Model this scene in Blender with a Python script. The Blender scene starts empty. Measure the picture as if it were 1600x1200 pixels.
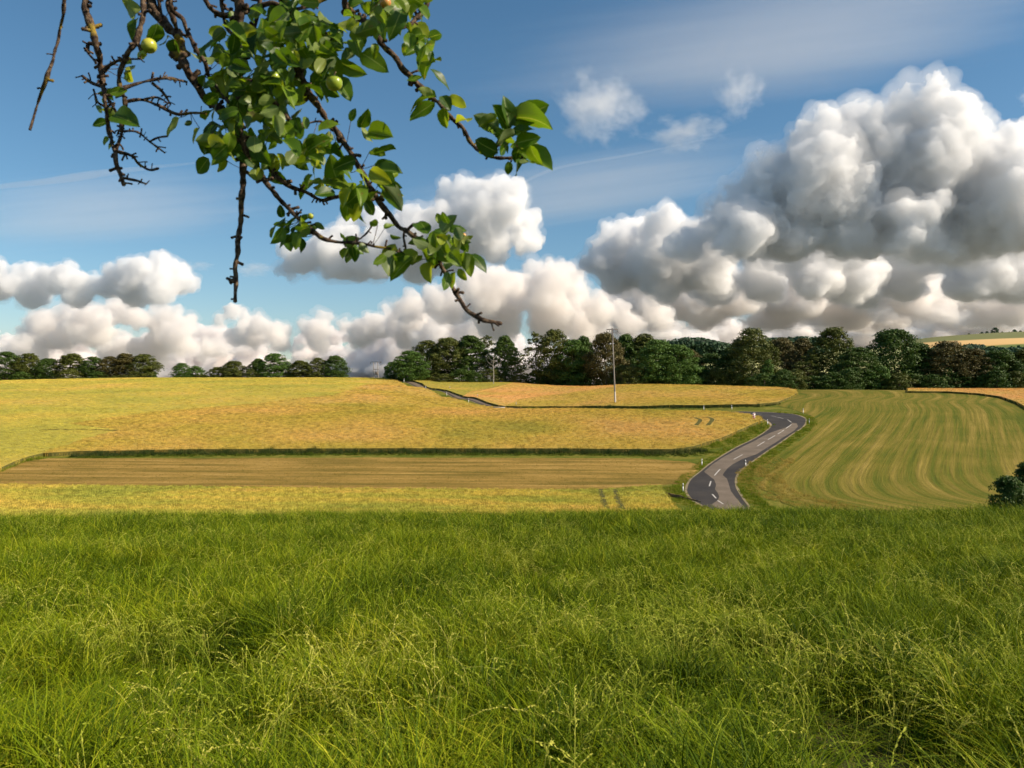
import bpy, bmesh, math, random
import numpy as np
from mathutils import Vector, Matrix, noise
from mathutils.geometry import delaunay_2d_cdt
R = math.radians
sc = bpy.context.scene
COL = sc.collection

# ------------------------------------------------------------------ camera
F = 28.0 / 36.0 * 1600.0            # focal length in photo pixels
cam = bpy.data.cameras.new('camera')
cam.lens = 28; cam.sensor_width = 36
cam.clip_start = 0.05; cam.clip_end = 60000
cam.dof.use_dof = True; cam.dof.focus_distance = 45; cam.dof.aperture_fstop = 9.0
camo = bpy.data.objects.new('camera', cam); COL.objects.link(camo)
camo.location = (0, 0, 0); camo.rotation_euler = (R(90), 0, 0)
sc.camera = camo

# ------------------------------------------------------------------ world, sun, exposure
SUN_EL, SUN_AZ = R(34), R(104)      # azimuth clockwise from +Y: low sun from the right
w = bpy.data.worlds.new('World'); sc.world = w; w.use_nodes = True
nt = w.node_tree; nt.nodes.clear()
sky = nt.nodes.new('ShaderNodeTexSky'); sky.sky_type = 'NISHITA'; sky.sun_disc = False
sky.sun_elevation = SUN_EL; sky.sun_rotation = SUN_AZ
sky.air_density = 1.0; sky.dust_density = 0.6; sky.ozone_density = 3.0; sky.altitude = 300
bg = nt.nodes.new('ShaderNodeBackground'); bg.inputs[1].default_value = 0.08
ow = nt.nodes.new('ShaderNodeOutputWorld')
hsv = nt.nodes.new('ShaderNodeHueSaturation'); hsv.inputs['Saturation'].default_value = 1.14; hsv.inputs['Hue'].default_value = .49
nt.links.new(sky.outputs[0], hsv.inputs['Color']); nt.links.new(hsv.outputs[0], bg.inputs[0]); nt.links.new(bg.outputs[0], ow.inputs[0])
sl = bpy.data.lights.new('sun', 'SUN'); sl.energy = 5.0; sl.angle = R(0.5); sl.color = (1.0, 0.87, 0.70)
slo = bpy.data.objects.new('sun', sl); COL.objects.link(slo)
sd = Vector((math.sin(SUN_AZ) * math.cos(SUN_EL), math.cos(SUN_AZ) * math.cos(SUN_EL), math.sin(SUN_EL)))
slo.rotation_euler = sd.to_track_quat('Z', 'Y').to_euler()
sc.view_settings.view_transform = 'Standard'; sc.view_settings.look = 'None'
sc.view_settings.exposure = 0.52; sc.view_settings.gamma = 1
sc.cycles.use_denoising = True; sc.cycles.use_adaptive_sampling = True; sc.cycles.adaptive_threshold = 0.025
sc.cycles.max_bounces = 14; sc.cycles.diffuse_bounces = 3; sc.cycles.glossy_bounces = 2
sc.cycles.transmission_bounces = 6; sc.cycles.volume_bounces = 9; sc.cycles.transparent_max_bounces = 40
sc.cycles.caustics_reflective = False; sc.cycles.caustics_refractive = False
sc.cycles.sample_clamp_indirect = 6

# ------------------------------------------------------------------ helpers
def tag(o, label=None, cat=None, group=None, kind=None):
    if label: o['label'] = label
    if cat: o['category'] = cat
    if group: o['group'] = group
    if kind: o['kind'] = kind
    return o

def mesh_np(name, V, Fc, mats=None, smooth=False, midx=None):
    """V (n,3); Fc an (m,k) array or a list of arrays of different k"""
    me = bpy.data.meshes.new(name)
    fl = Fc if isinstance(Fc, list) and np.ndim(Fc[0]) == 2 else [Fc]
    fl = [np.asarray(f, dtype=np.int32) for f in fl if len(f)]
    V = np.asarray(V, dtype=np.float32)
    me.vertices.add(len(V)); me.vertices.foreach_set('co', V.ravel())
    loops = np.concatenate([f.ravel() for f in fl]); n = sum(len(f) for f in fl)
    tot = np.concatenate([np.full(len(f), f.shape[1], dtype=np.int32) for f in fl])
    st = np.concatenate([[0], np.cumsum(tot)[:-1]]).astype(np.int32)
    me.loops.add(len(loops)); me.loops.foreach_set('vertex_index', loops)
    me.polygons.add(n); me.polygons.foreach_set('loop_start', st)
    me.polygons.foreach_set('loop_total', tot)
    if midx is not None: me.polygons.foreach_set('material_index', np.asarray(midx, dtype=np.int32))
    for m in (mats if isinstance(mats, (list, tuple)) else [mats] if mats else []): me.materials.append(m)
    if smooth: me.polygons.foreach_set('use_smooth', np.ones(n, dtype=bool))
    me.update(calc_edges=True)
    return me

def obj(name, me, parent=None, link=True):
    o = bpy.data.objects.new(name, me)
    if link: COL.objects.link(o)
    if parent: o.parent = parent
    return o

def empty(name, loc, rz=0):
    o = bpy.data.objects.new(name, None); COL.objects.link(o)
    o.location = loc; o.rotation_euler = (0, 0, rz); o.empty_display_size = 0.5
    return o

class MB:
    """collects boxes, tubes and quads into one mesh"""
    def __init__(s): s.V = []; s.Q = []; s.n = 0
    def add(s, v, q): s.V.append(np.asarray(v, float)); s.Q.append(np.asarray(q, int) + s.n); s.n += len(v)
    def box(s, c, h, rz=0, taper=1):
        v = np.array([(x * (taper if z > 0 else 1), y * (taper if z > 0 else 1), z) for z in (-1, 1) for y in (-1, 1) for x in (-1, 1)], float) * h
        ca, sa = math.cos(rz), math.sin(rz)
        v = np.stack([v[:, 0] * ca - v[:, 1] * sa, v[:, 0] * sa + v[:, 1] * ca, v[:, 2]], 1) + c
        s.add(v, [(0, 2, 3, 1), (4, 5, 7, 6), (0, 1, 5, 4), (2, 6, 7, 3), (0, 4, 6, 2), (1, 3, 7, 5)])
    def tube(s, pts, rad, k=8, cap=True):
        pts = np.asarray(pts, float); n = len(pts); rad = np.broadcast_to(np.asarray(rad, float), (n,))
        T = np.gradient(pts, axis=0); T /= np.linalg.norm(T, axis=1)[:, None] + 1e-9
        up = np.array([0, 0, 1.0]) if abs(T[0][2]) < .9 else np.array([0, 1.0, 0])
        V = []; a = np.cross(T[0], up); a /= np.linalg.norm(a)
        for i in range(n):
            a = a - T[i] * a.dot(T[i]); a /= np.linalg.norm(a) + 1e-9; b = np.cross(T[i], a)
            for j in range(k):
                t = 2 * math.pi * j / k
                V.append(pts[i] + rad[i] * (math.cos(t) * a + math.sin(t) * b))
        Q = [(i * k + j, i * k + (j + 1) % k, (i + 1) * k + (j + 1) % k, (i + 1) * k + j) for i in range(n - 1) for j in range(k)]
        if cap:
            V.append(pts[-1] + T[-1] * rad[-1] * .6); c = len(V) - 1
            Q += [((n - 1) * k + j, (n - 1) * k + (j + 1) % k, c, c) for j in range(k)]
        q4 = [q for q in Q if q[2] != q[3]]; q3 = [(q[0], q[1], q[2], q[2]) for q in Q if q[2] == q[3]]
        s.add(V, q4); s.T3 = getattr(s, 'T3', []) + [(a_ + s.n - len(V), b_ + s.n - len(V), c_ + s.n - len(V)) for a_, b_, c_, _ in q3]
    def build(s, name, mat, parent=None, smooth=False, link=True):
        fl = [np.concatenate(s.Q)]
        if getattr(s, 'T3', None): fl.append(np.array(s.T3))
        return obj(name, mesh_np(name, np.concatenate(s.V), fl, mat, smooth), parent, link)

# ------------------------------------------------------------------ material helpers
def newmat(name):
    m = bpy.data.materials.new(name); m.use_nodes = True
    m.node_tree.nodes.clear()
    return m, m.node_tree
def N(nt, t, **kw):
    n = nt.nodes.new(t)
    for k, v in kw.items():
        if k.startswith('i_'):
            key = k[2:]; n.inputs[int(key) if key.isdigit() else key].default_value = v
        else: setattr(n, k, v)
    return n
def L(nt, a, b): nt.links.new(a, b)
def noise_n(nt, vec, scale, detail=4, rough=.55, lac=2.0):
    n = N(nt, 'ShaderNodeTexNoise'); n.inputs['Scale'].default_value = scale
    n.inputs['Detail'].default_value = detail; n.inputs['Roughness'].default_value = rough
    if vec is not None: L(nt, vec, n.inputs['Vector'])
    return n.outputs['Fac']
def ramp(nt, fac, stops, interp='LINEAR'):
    r = N(nt, 'ShaderNodeValToRGB'); r.color_ramp.interpolation = interp
    e = r.color_ramp.elements
    while len(e) < len(stops): e.new(0.5)
    for el, (p, c) in zip(e, stops): el.position = p; el.color = (*c, 1) if len(c) == 3 else c
    L(nt, fac, r.inputs[0]); return r.outputs[0]
def mixc(nt, fac, a, b, mode='MIX'):
    m = N(nt, 'ShaderNodeMix', data_type='RGBA', blend_type=mode)
    if isinstance(fac, (int, float)): m.inputs[0].default_value = fac
    else: L(nt, fac, m.inputs[0])
    for s_, v in ((6, a), (7, b)):
        if isinstance(v, (tuple, list)): m.inputs[s_].default_value = (*v[:3], 1)
        else: L(nt, v, m.inputs[s_])
    return m.outputs[2]
def math_n(nt, op, a, b=0.0):
    m = N(nt, 'ShaderNodeMath', operation=op)
    for i, v in enumerate((a, b)):
        if isinstance(v, (int, float)): m.inputs[i].default_value = v
        else: L(nt, v, m.inputs[i])
    return m.outputs[0]
def mrange(nt, v, a, b, c=0, d=1):
    m = N(nt, 'ShaderNodeMapRange'); L(nt, v, m.inputs[0])
    for i, x in enumerate((a, b, c, d)): m.inputs[i + 1].default_value = x
    return m.outputs[0]
def worldpos(nt, scale=(1, 1, 1), rot=(0, 0, 0)):
    g = N(nt, 'ShaderNodeNewGeometry'); mp = N(nt, 'ShaderNodeMapping')
    mp.inputs['Scale'].default_value = scale; mp.inputs['Rotation'].default_value = rot
    L(nt, g.outputs['Position'], mp.inputs['Vector']); return mp.outputs[0]
def surface(nt, col, rough=.8, spec=.2, transl=0, bump=None, bstr=.5, bdist=.05):
    p = N(nt, 'ShaderNodeBsdfPrincipled')
    if isinstance(col, (tuple, list)): p.inputs['Base Color'].default_value = (*col[:3], 1)
    else: L(nt, col, p.inputs['Base Color'])
    p.inputs['Roughness'].default_value = rough; p.inputs['Specular IOR Level'].default_value = spec
    if bump is not None:
        b = N(nt, 'ShaderNodeBump'); b.inputs['Strength'].default_value = bstr; b.inputs['Distance'].default_value = bdist
        L(nt, bump, b.inputs['Height']); L(nt, b.outputs[0], p.inputs['Normal'])
    out = N(nt, 'ShaderNodeOutputMaterial'); s = p.outputs[0]
    if transl:
        t = N(nt, 'ShaderNodeBsdfTranslucent')
        if isinstance(col, (tuple, list)): t.inputs[0].default_value = (*col[:3], 1)
        else: L(nt, col, t.inputs[0])
        mx = N(nt, 'ShaderNodeMixShader'); mx.inputs[0].default_value = transl
        L(nt, s, mx.inputs[1]); L(nt, t.outputs[0], mx.inputs[2]); s = mx.outputs[0]
    L(nt, s, out.inputs[0]); return p

# ------------------------------------------------------------------ terrain height
CT = []
def ct(u, v, d, off=0.0): CT.append(((u - 800) / F * d, d, -(v - 600) / F * d - off))
# left and centre fields
for u, cr in ((-180, 8), (0, 4), (200, 0), (400, 0), (570, 0)):
    for v, d, o in ((795, 75, .6), (762, 98, .5), (740, 112, 0), (716, 125, 0), (701, 130, .9), (660, 165, .7), (637, 200, .7)): ct(u, v, d, o)
    for v, d, o in ((616, 240, .7), (600, 290, .7), (592.5, 340, .7), (590.5, 380, .7), (593, 450, .7)): ct(u, v + cr * (.4 if d < 300 else 1), d, o)
for u in (760,):
    for v, d, o in ((795, 75, .6), (762, 98, .5), (740, 112, 0), (716, 125, 0), (701, 130, .9), (664, 162, .7), (643, 195, .7)): ct(u, v, d, o)
for u in (960,):
    for v, d, o in ((793, 76, .6), (762, 98, .5), (740, 112, 0), (716, 125, 0), (701, 130, .9), (665, 158, .7)): ct(u, v, d, o)
for u, v, d in ((640, 604, 318), (700, 620.5, 268), (745, 630.5, 246), (790, 636.5, 232), (900, 638.5, 205), (1000, 640, 190), (1100, 643, 176), (1170, 653, 165)): ct(u, v, d, .7)
for u, v, d in ((605, 594, 365), (640, 598, 340), (700, 612.5, 285), (740, 623, 262), (775, 632, 250), (850, 643, 228), (950, 646, 210), (1050, 647, 196), (1130, 646, 187), (1200, 650, 176),
                (1240, 656, 168), (1225, 672, 155), (1190, 690, 142), (1150, 712, 127), (1115, 740, 111), (1105, 765, 98), (1125, 790, 86), (1080, 795, 84), (1040, 770, 95), (1060, 745, 110), (1090, 715, 126), (1120, 695, 138)): ct(u, v, d)
for u, v, d in ((860, 634, 246), (950, 634, 228), (1050, 634, 212), (1150, 633, 203), (1220, 630, 204)): ct(u, v, d, .2)
for u, v, d in ((640, 591, 375), (720, 595, 360), (800, 597.5, 345), (760, 611, 300), (860, 615, 285), (960, 602, 290), (950, 617, 260), (1050, 603, 275), (1050, 618, 245), (1150, 606, 262), (1150, 618, 235), (1235, 612, 250)): ct(u, v, d, .7)
for u in (1300, 1450, 1600, 1780):
    for v, d in ((790, 86), (745, 108), (700, 133), (665, 162), (640, 190), (622, 220), (611, 250)): ct(u, v, d)
for u, v, d in ((1600, 633, 196), (1450, 612, 248)): pass
for u, d, z in ((700, 430, -2), (850, 400, -4), (1000, 340, -3.5), (1150, 320, -4), (1300, 310, -4.5), (1450, 310, -4.5), (1600, 310, -4.5), (1780, 310, -4.5), (-180, 560, 0), (200, 560, 0), (500, 560, 0),
                (900, 520, -7), (1300, 450, -8), (1700, 450, -8)):
    CT.append(((u - 800) / F * d, d, z))
CT = np.array(CT)
def _phi(r2): return np.where(r2 > 0, .5 * r2 * np.log(np.maximum(r2, 1e-12)), 0)
_S = 100.0
_X = CT[:, :2] / _S; _n = len(_X)
_K = _phi(((_X[:, None] - _X[None]) ** 2).sum(2)) + 2e-4 * np.eye(_n)
_P = np.hstack([np.ones((_n, 1)), _X]); _A = np.zeros((_n + 3, _n + 3)); _A[:_n, :_n] = _K; _A[:_n, _n:] = _P; _A[_n:, :_n] = _P.T
_W = np.linalg.solve(_A, np.concatenate([CT[:, 2], np.zeros(3)]))
def tps(x, y):
    sh = x.shape; q = np.stack([x.ravel(), y.ravel()], 1) / _S; out = np.empty(len(q))
    for i in range(0, len(q), 40000):
        c = q[i:i + 40000]; r2 = ((c[:, None] - _X[None]) ** 2).sum(2)
        out[i:i + 40000] = _phi(r2) @ _W[:_n] + _W[_n] + c @ _W[_n + 1:]
    return out.reshape(sh)
_yy = np.linspace(-30, 120, 3001)
_my = np.interp(_yy, [-30, 0, 3, 31, 35, 45, 58, 75, 120], [-.6, -1.72, -2.08, -5.46, -6.1, -9.0, -12.6, -14, -14])
_k = np.ones(81) / 81; _my = np.convolve(np.pad(_my, 40, 'edge'), _k, 'valid')
def und(x, y):
    return (.10 * np.sin(x * .33 + 1.0 + .6 * np.sin(y * .21)) * np.sin(y * .29 + .5) + .05 * np.sin(x * .9 + y * .55) * np.sin(y * .8 - x * .3) + .035 * np.sin(x * 2.1 + 3) * np.sin(y * 1.7 + x * .8))
def sstep(t): t = np.clip(t, 0, 1); return t * t * (3 - 2 * t)
GX = np.arange(-480, 481, 1.0); GY = np.arange(-20, 701, 1.0)
_gx, _gy = np.meshgrid(GX, GY)
_lim = np.clip(np.abs(_gx), 0, 330) * np.sign(_gx)
_far = tps(_lim, np.clip(_gy, 55, 560))
_far = np.clip(_far, -16, 4)
_t = sstep((_gy - 48) / 26)
_mead = np.interp(_gy, _yy, _my) + .0068 * np.clip(_gx, -60, 60) 
GZ = _mead * (1 - _t) + _far * _t
_e = np.maximum(sstep((np.abs(_gx) - 330) / 140), sstep((_gy - 560) / 130)); GZ = GZ * (1 - _e) - 9 * _e
def hgt(x, y):
    x = np.asarray(x, float); y = np.asarray(y, float)
    fx = np.clip(x - GX[0], 0, len(GX) - 1.001); fy = np.clip(y - GY[0], 0, len(GY) - 1.001)
    i = fx.astype(int); j = fy.astype(int); a = fx - i; b = fy - j
    z = (GZ[j, i] * (1 - a) + GZ[j, i + 1] * a) * (1 - b) + (GZ[j + 1, i] * (1 - a) + GZ[j + 1, i + 1] * a) * b
    near = 1 - sstep((y - 34) / 14)
    return z + und(x, y) * near
_ds = np.concatenate([np.arange(60, 420, .15)])
def hit(u, v, off=0.0):
    x = (u - 800) / F * _ds; z = -(v - 600) / F * _ds
    g = hgt(x, _ds) + off; k = np.nonzero(z <= g)[0]
    if len(k) == 0: k = [int(np.argmin(z - g))]
    d = _ds[k[0]]; return ((u - 800) / F * d, d)
def hits(pl, off=0.0, step=None):
    return np.array([hit(u, v, off) for u, v in pl])
def at(u, v, d): return Vector(((u - 800) / F * d, d, -(v - 600) / F * d))
def densify(pl, step):
    pl = np.asarray(pl, float); out = []
    for a, b in zip(pl, np.roll(pl, -1, 0)):
        n = max(1, int(np.ceil(np.linalg.norm(b - a) / step)))
        out += [a + (b - a) * t / n for t in range(n)]
    return np.array(out)
def inpoly(x, y, poly):
    r = np.zeros(x.shape, bool); p = np.asarray(poly); q = np.roll(p, 1, 0)
    for (x1, y1), (x2, y2) in zip(p, q):
        if y1 == y2: continue
        c = ((y1 > y) != (y2 > y)) & (x < (x2 - x1) * (y - y1) / (y2 - y1) + x1); r ^= c
    return r
def smooth_line(pl, n=8):
    """Catmull-Rom through the points"""
    p = np.asarray(pl, float); p = np.vstack([2 * p[0] - p[1], p, 2 * p[-1] - p[-2]]); out = []
    for i in range(1, len(p) - 2):
        for t in np.arange(n) / n:
            out.append(.5 * ((2 * p[i]) + (-p[i - 1] + p[i + 1]) * t + (2 * p[i - 1] - 5 * p[i] + 4 * p[i + 1] - p[i + 2]) * t * t + (-p[i - 1] + 3 * p[i] - 3 * p[i + 1] + p[i + 2]) * t ** 3))
    out.append(p[-2]); return np.array(out)
def region(name, poly, off, cell, mat, skirt=0, kind='structure', label=None, cat=None):
    """a sheet draped over the terrain inside a ground-plan polygon, with an earthward skirt"""
    poly = densify(poly, cell); lo = poly.min(0); hi = poly.max(0)
    gx, gy = np.meshgrid(np.arange(lo[0], hi[0], cell), np.arange(lo[1], hi[1], cell))
    gx = gx + .137 * cell; gy = gy + .071 * cell
    m = inpoly(gx, gy, poly); pts = np.stack([gx[m], gy[m]], 1)
    # keep grid points clear of the outline
    keep = np.ones(len(pts), bool)
    for i in range(0, len(pts), 4000):
        keep[i:i + 4000] = (((pts[i:i + 4000, None] - poly[None]) ** 2).sum(2).min(1) > (.4 * cell) ** 2)
    pts = pts[keep]; nb = len(poly)
    allp = [Vector(p) for p in np.vstack([poly, pts])]
    v, e, f, ov, oe, of = delaunay_2d_cdt(allp, [(i, (i + 1) % nb) for i in range(nb)], [], 1, 1e-5)
    v = np.array([tuple(p) for p in v]); fc = np.array([t for t in f if len(t) == 3])
    a, b, c = v[fc[:, 0]], v[fc[:, 1]], v[fc[:, 2]]
    cr = (b[:, 0] - a[:, 0]) * (c[:, 1] - a[:, 1]) - (b[:, 1] - a[:, 1]) * (c[:, 0] - a[:, 0])
    fc[cr < 0] = fc[cr < 0][:, ::-1]
    V = np.column_stack([v, hgt(v[:, 0], v[:, 1]) + off]); fl = [fc]
    if skirt:
        n0 = len(V); pz = hgt(poly[:, 0], poly[:, 1])
        top = np.column_stack([poly, pz + off]); bot = np.column_stack([poly, pz + off - skirt])
        V = np.vstack([V, top, bot]); i = np.arange(nb); j = (i + 1) % nb
        fl.append(np.stack([n0 + i, n0 + nb + i, n0 + nb + j, n0 + j], 1))
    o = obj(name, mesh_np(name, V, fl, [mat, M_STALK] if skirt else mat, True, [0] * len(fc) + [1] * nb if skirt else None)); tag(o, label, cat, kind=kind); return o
def scatter_pts(poly, cell, rng, jit=.9):
    poly = np.asarray(poly); lo = poly.min(0); hi = poly.max(0)
    gx, gy = np.meshgrid(np.arange(lo[0], hi[0], cell), np.arange(lo[1], hi[1], cell))
    gx = gx + rng.uniform(-jit, jit, gx.shape) * cell * .5; gy = gy + rng.uniform(-jit, jit, gy.shape) * cell * .5
    m = inpoly(gx, gy, poly); p = np.stack([gx[m], gy[m]], 1)
    # only what the camera could plausibly see, with room to step aside
    k = (np.abs(p[:, 0]) < p[:, 1] * .72 + 12); return p[k]
def instancer(name, P, rot, scl, idx, protos, mat=None):
    """one object whose points carry copies of the protos (for uncountable plants only)"""
    me = bpy.data.meshes.new(name); n = len(P); me.vertices.add(n)
    me.vertices.foreach_set('co', np.asarray(P, np.float32).ravel())
    a = me.attributes.new('rotv', 'FLOAT_VECTOR', 'POINT'); a.data.foreach_set('vector', np.asarray(rot, np.float32).ravel())
    a = me.attributes.new('sclv', 'FLOAT_VECTOR', 'POINT'); a.data.foreach_set('vector', np.asarray(scl, np.float32).ravel())
    a = me.attributes.new('idxv', 'INT', 'POINT'); a.data.foreach_set('value', np.asarray(idx, np.int32))
    o = obj(name, me)
    col = bpy.data.collections.new(name + '_kinds')
    for p in protos: col.objects.link(p)
    g = bpy.data.node_groups.new(name + '_gn', 'GeometryNodeTree')
    g.interface.new_socket('Geometry', in_out='INPUT', socket_type='NodeSocketGeometry')
    g.interface.new_socket('Geometry', in_out='OUTPUT', socket_type='NodeSocketGeometry')
    gi = g.nodes.new('NodeGroupInput'); go = g.nodes.new('NodeGroupOutput')
    ip = g.nodes.new('GeometryNodeInstanceOnPoints'); ci = g.nodes.new('GeometryNodeCollectionInfo')
    ci.inputs['Collection'].default_value = col; ci.inputs['Separate Children'].default_value = True; ci.inputs['Reset Children'].default_value = True
    ip.inputs['Pick Instance'].default_value = True
    def na(nm, dt):
        x = g.nodes.new('GeometryNodeInputNamedAttribute'); x.data_type = dt; x.inputs['Name'].default_value = nm
        return x.outputs[0]
    e2r = g.nodes.new('FunctionNodeEulerToRotation')
    g.links.new(na('rotv', 'FLOAT_VECTOR'), e2r.inputs[0]); g.links.new(e2r.outputs[0], ip.inputs['Rotation'])
    g.links.new(na('sclv', 'FLOAT_VECTOR'), ip.inputs['Scale']); g.links.new(na('idxv', 'INT'), ip.inputs['Instance Index'])
    g.links.new(gi.outputs[0], ip.inputs['Points']); g.links.new(ci.outputs[0], ip.inputs['Instance'])
    g.links.new(ip.outputs[0], go.inputs[0])
    md = o.modifiers.new('scatter', 'NODES'); md.node_group = g
    return o
# ------------------------------------------------------------------ ground materials
def mat_verge():
    m, nt = newmat('verge_grass'); wp = worldpos(nt)
    a = noise_n(nt, wp, .22, 5, .6); b = noise_n(nt, wp, 2.3, 5, .7); c = noise_n(nt, wp, 14, 3, .7)
    f = math_n(nt, 'ADD', math_n(nt, 'MULTIPLY', a, .5), math_n(nt, 'MULTIPLY', b, .5))
    col = ramp(nt, f, [(.30, (.045, .065, .006)), (.44, (.10, .13, .008)), (.54, (.20, .19, .02)), (.66, (.40, .30, .07))])
    col = mixc(nt, math_n(nt, 'MULTIPLY', c, .55), col, (.03, .04, .008))
    surface(nt, col, .95, .1, bump=b, bstr=.6, bdist=.15); return m
def mat_soil():
    m, nt = newmat('meadow_soil'); wp = worldpos(nt)
    f = noise_n(nt, wp, 4, 6, .7)
    col = ramp(nt, f, [(.35, (.025, .03, .008)), (.5, (.05, .05, .015)), (.65, (.11, .07, .025))])
    surface(nt, col, .95, .1, bump=f, bstr=.6, bdist=.05); return m
def mat_crop(name, stops, fine=(.55, .75), patch=.035, stretch=(1, 1, 1)):
    """a crop canopy seen from above: large ripening patches, fine ear grain"""
    m, nt = newmat(name); wp = worldpos(nt); wst = worldpos(nt, stretch)
    a = noise_n(nt, wst, patch, 4, .55); b = noise_n(nt, wp, 1.1, 4, .7); c = noise_n(nt, wp, 6, 3, .7)
    f = math_n(nt, 'ADD', math_n(nt, 'MULTIPLY', a, .84), math_n(nt, 'MULTIPLY', b, .16))
    col = ramp(nt, f, stops)
    oi = N(nt, 'ShaderNodeObjectInfo')
    v = mrange(nt, math_n(nt, 'ADD', math_n(nt, 'MULTIPLY', c, .5), math_n(nt, 'MULTIPLY', oi.outputs['Random'], .5)), .25, .75, fine[0] * .95, 1.18)
    cc = N(nt, 'ShaderNodeCombineColor'); [L(nt, v, cc.inputs[i]) for i in range(3)]
    col = mixc(nt, 1.0, col, cc.outputs[0], 'MULTIPLY')
    surface(nt, col, .85, .15, transl=.22, bump=c, bstr=.8, bdist=.12); return m
GOLD = [(.32, (.50, .42, .07)), (.42, (.66, .49, .085)), (.54, (.76, .51, .115)), (.66, (.82, .51, .15))]
PALE = [(.32, (.50, .46, .085)), (.44, (.62, .53, .09)), (.56, (.73, .56, .105)), (.68, (.80, .55, .13))]
ORNG = [(.34, (.62, .47, .10)), (.46, (.78, .49, .13)), (.56, (.84, .47, .15)), (.66, (.86, .50, .17))]
GRNW = [(.34, (.42, .43, .07)), (.45, (.58, .52, .085)), (.55, (.72, .56, .10)), (.66, (.78, .55, .12))]
M_VERGE, M_SOIL = mat_verge(), mat_soil()
m, nt = newmat('far_farmland'); surface(nt, ramp(nt, noise_n(nt, worldpos(nt), .004, 3, .5), [(.4, (.11, .12, .10)), (.6, (.18, .18, .15))]), .95, .1); M_FARL = m
M_GOLD = mat_crop('ripe_wheat', GOLD, (.45, 0)); M_PALE = mat_crop('barley', PALE, (.62, 0), .03)
M_ORNG = mat_crop('red_gold_wheat', ORNG, (.6, 0)); M_GRNW = mat_crop('half_ripe_wheat', GRNW, (.5, 0), .06, (1, 2.2, 1))
def mat_rough(name, cols, tr=.3):
    m, nt = newmat(name); wp = worldpos(nt); oi = N(nt, 'ShaderNodeObjectInfo')
    a = noise_n(nt, wp, .5, 4, .6); c = noise_n(nt, wp, 40, 2, .5)
    f = math_n(nt, 'ADD', math_n(nt, 'ADD', math_n(nt, 'MULTIPLY', a, .45), math_n(nt, 'MULTIPLY', c, .25)), math_n(nt, 'MULTIPLY', oi.outputs['Random'], .3))
    n = len(cols); col = ramp(nt, f, [(.28 + .44 * i / (n - 1), c) for i, c in enumerate(cols)])
    surface(nt, col, .65, .12, transl=tr); return m
M_WEED = mat_rough('dark_weeds', [(.018, .035, .008), (.035, .06, .012), (.07, .09, .02), (.12, .11, .03)])
M_GREENW = mat_rough('low_green_weeds', [(.035, .07, .005), (.06, .10, .008), (.09, .12, .01), (.15, .14, .02)])
M_VTUFT = mat_rough('verge_blades', [(.07, .11, .006), (.13, .19, .008), (.21, .23, .015), (.36, .29, .06)])
M_DRY = mat_rough('dry_straw', [(.20, .17, .03), (.34, .26, .05), (.5, .34, .08)])
M_STUB = mat_rough('hay_stubble', [(.12, .115, .018), (.22, .175, .03), (.38, .25, .06)])
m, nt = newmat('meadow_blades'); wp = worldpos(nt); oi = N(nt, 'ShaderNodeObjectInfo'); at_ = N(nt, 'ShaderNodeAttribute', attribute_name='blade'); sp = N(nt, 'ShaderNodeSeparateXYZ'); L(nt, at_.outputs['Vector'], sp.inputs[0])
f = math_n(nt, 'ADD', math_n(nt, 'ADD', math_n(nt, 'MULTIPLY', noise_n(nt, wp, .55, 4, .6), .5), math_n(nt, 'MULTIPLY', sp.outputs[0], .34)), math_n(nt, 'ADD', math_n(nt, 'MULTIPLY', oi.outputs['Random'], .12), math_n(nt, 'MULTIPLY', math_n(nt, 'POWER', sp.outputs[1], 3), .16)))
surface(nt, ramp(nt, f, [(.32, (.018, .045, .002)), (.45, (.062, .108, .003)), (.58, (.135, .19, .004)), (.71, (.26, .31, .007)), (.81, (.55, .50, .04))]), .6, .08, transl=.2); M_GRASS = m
M_SEED = mat_rough('meadow_seed_heads', [(.22, .29, .02), (.40, .43, .045), (.66, .60, .13)], .3)

# ------------------------------------------------------------------ ground: one sheet to the horizon
def axis(seg):
    out = []
    for a, b, st in seg: out.append(np.arange(a, b, st))
    return np.concatenate(out)
xs = axis([(0, 90, .8), (90, 240, 1.5), (240, 480, 5), (480, 1500, 60), (1500, 6000, 500), (6000, 34000, 4000)]); xs = np.concatenate([-xs[:0:-1], xs])
ys = axis([(-60, -8, 4), (-8, 52, .35), (52, 260, .8), (260, 480, 2), (480, 700, 8), (700, 2000, 60), (2000, 8000, 500), (8000, 34000, 4000)])
X, Y = np.meshgrid(xs, ys); Z = hgt(X, Y)
far = sstep((Y - 600) / 400)
Z = Z + far * (-6)
idx = np.arange(X.size).reshape(X.shape)
Q = np.stack([idx[:-1, :-1], idx[:-1, 1:], idx[1:, 1:], idx[1:, :-1]], -1).reshape(-1, 4)
ymid = Y[:-1, :-1].ravel()
ground = obj('ground', mesh_np('ground', np.stack([X.ravel(), Y.ravel(), Z.ravel()], 1), Q, [M_SOIL, M_VERGE, M_FARL], True, np.where((ymid > 640) | (np.abs(X[:-1, :-1].ravel()) > 470), 2, (ymid > 40).astype(int))))
tag(ground, 'rolling ground with grassy verges under the fields and road', kind='structure')

m, nt = newmat('crop_stalks'); f = noise_n(nt, worldpos(nt, (1, 1, .2)), 8, 3, .7); surface(nt, ramp(nt, f, [(.35, (.045, .055, .012)), (.6, (.15, .13, .035))]), .9, .1, bump=f, bstr=1, bdist=.1); M_STALK = m
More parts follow.
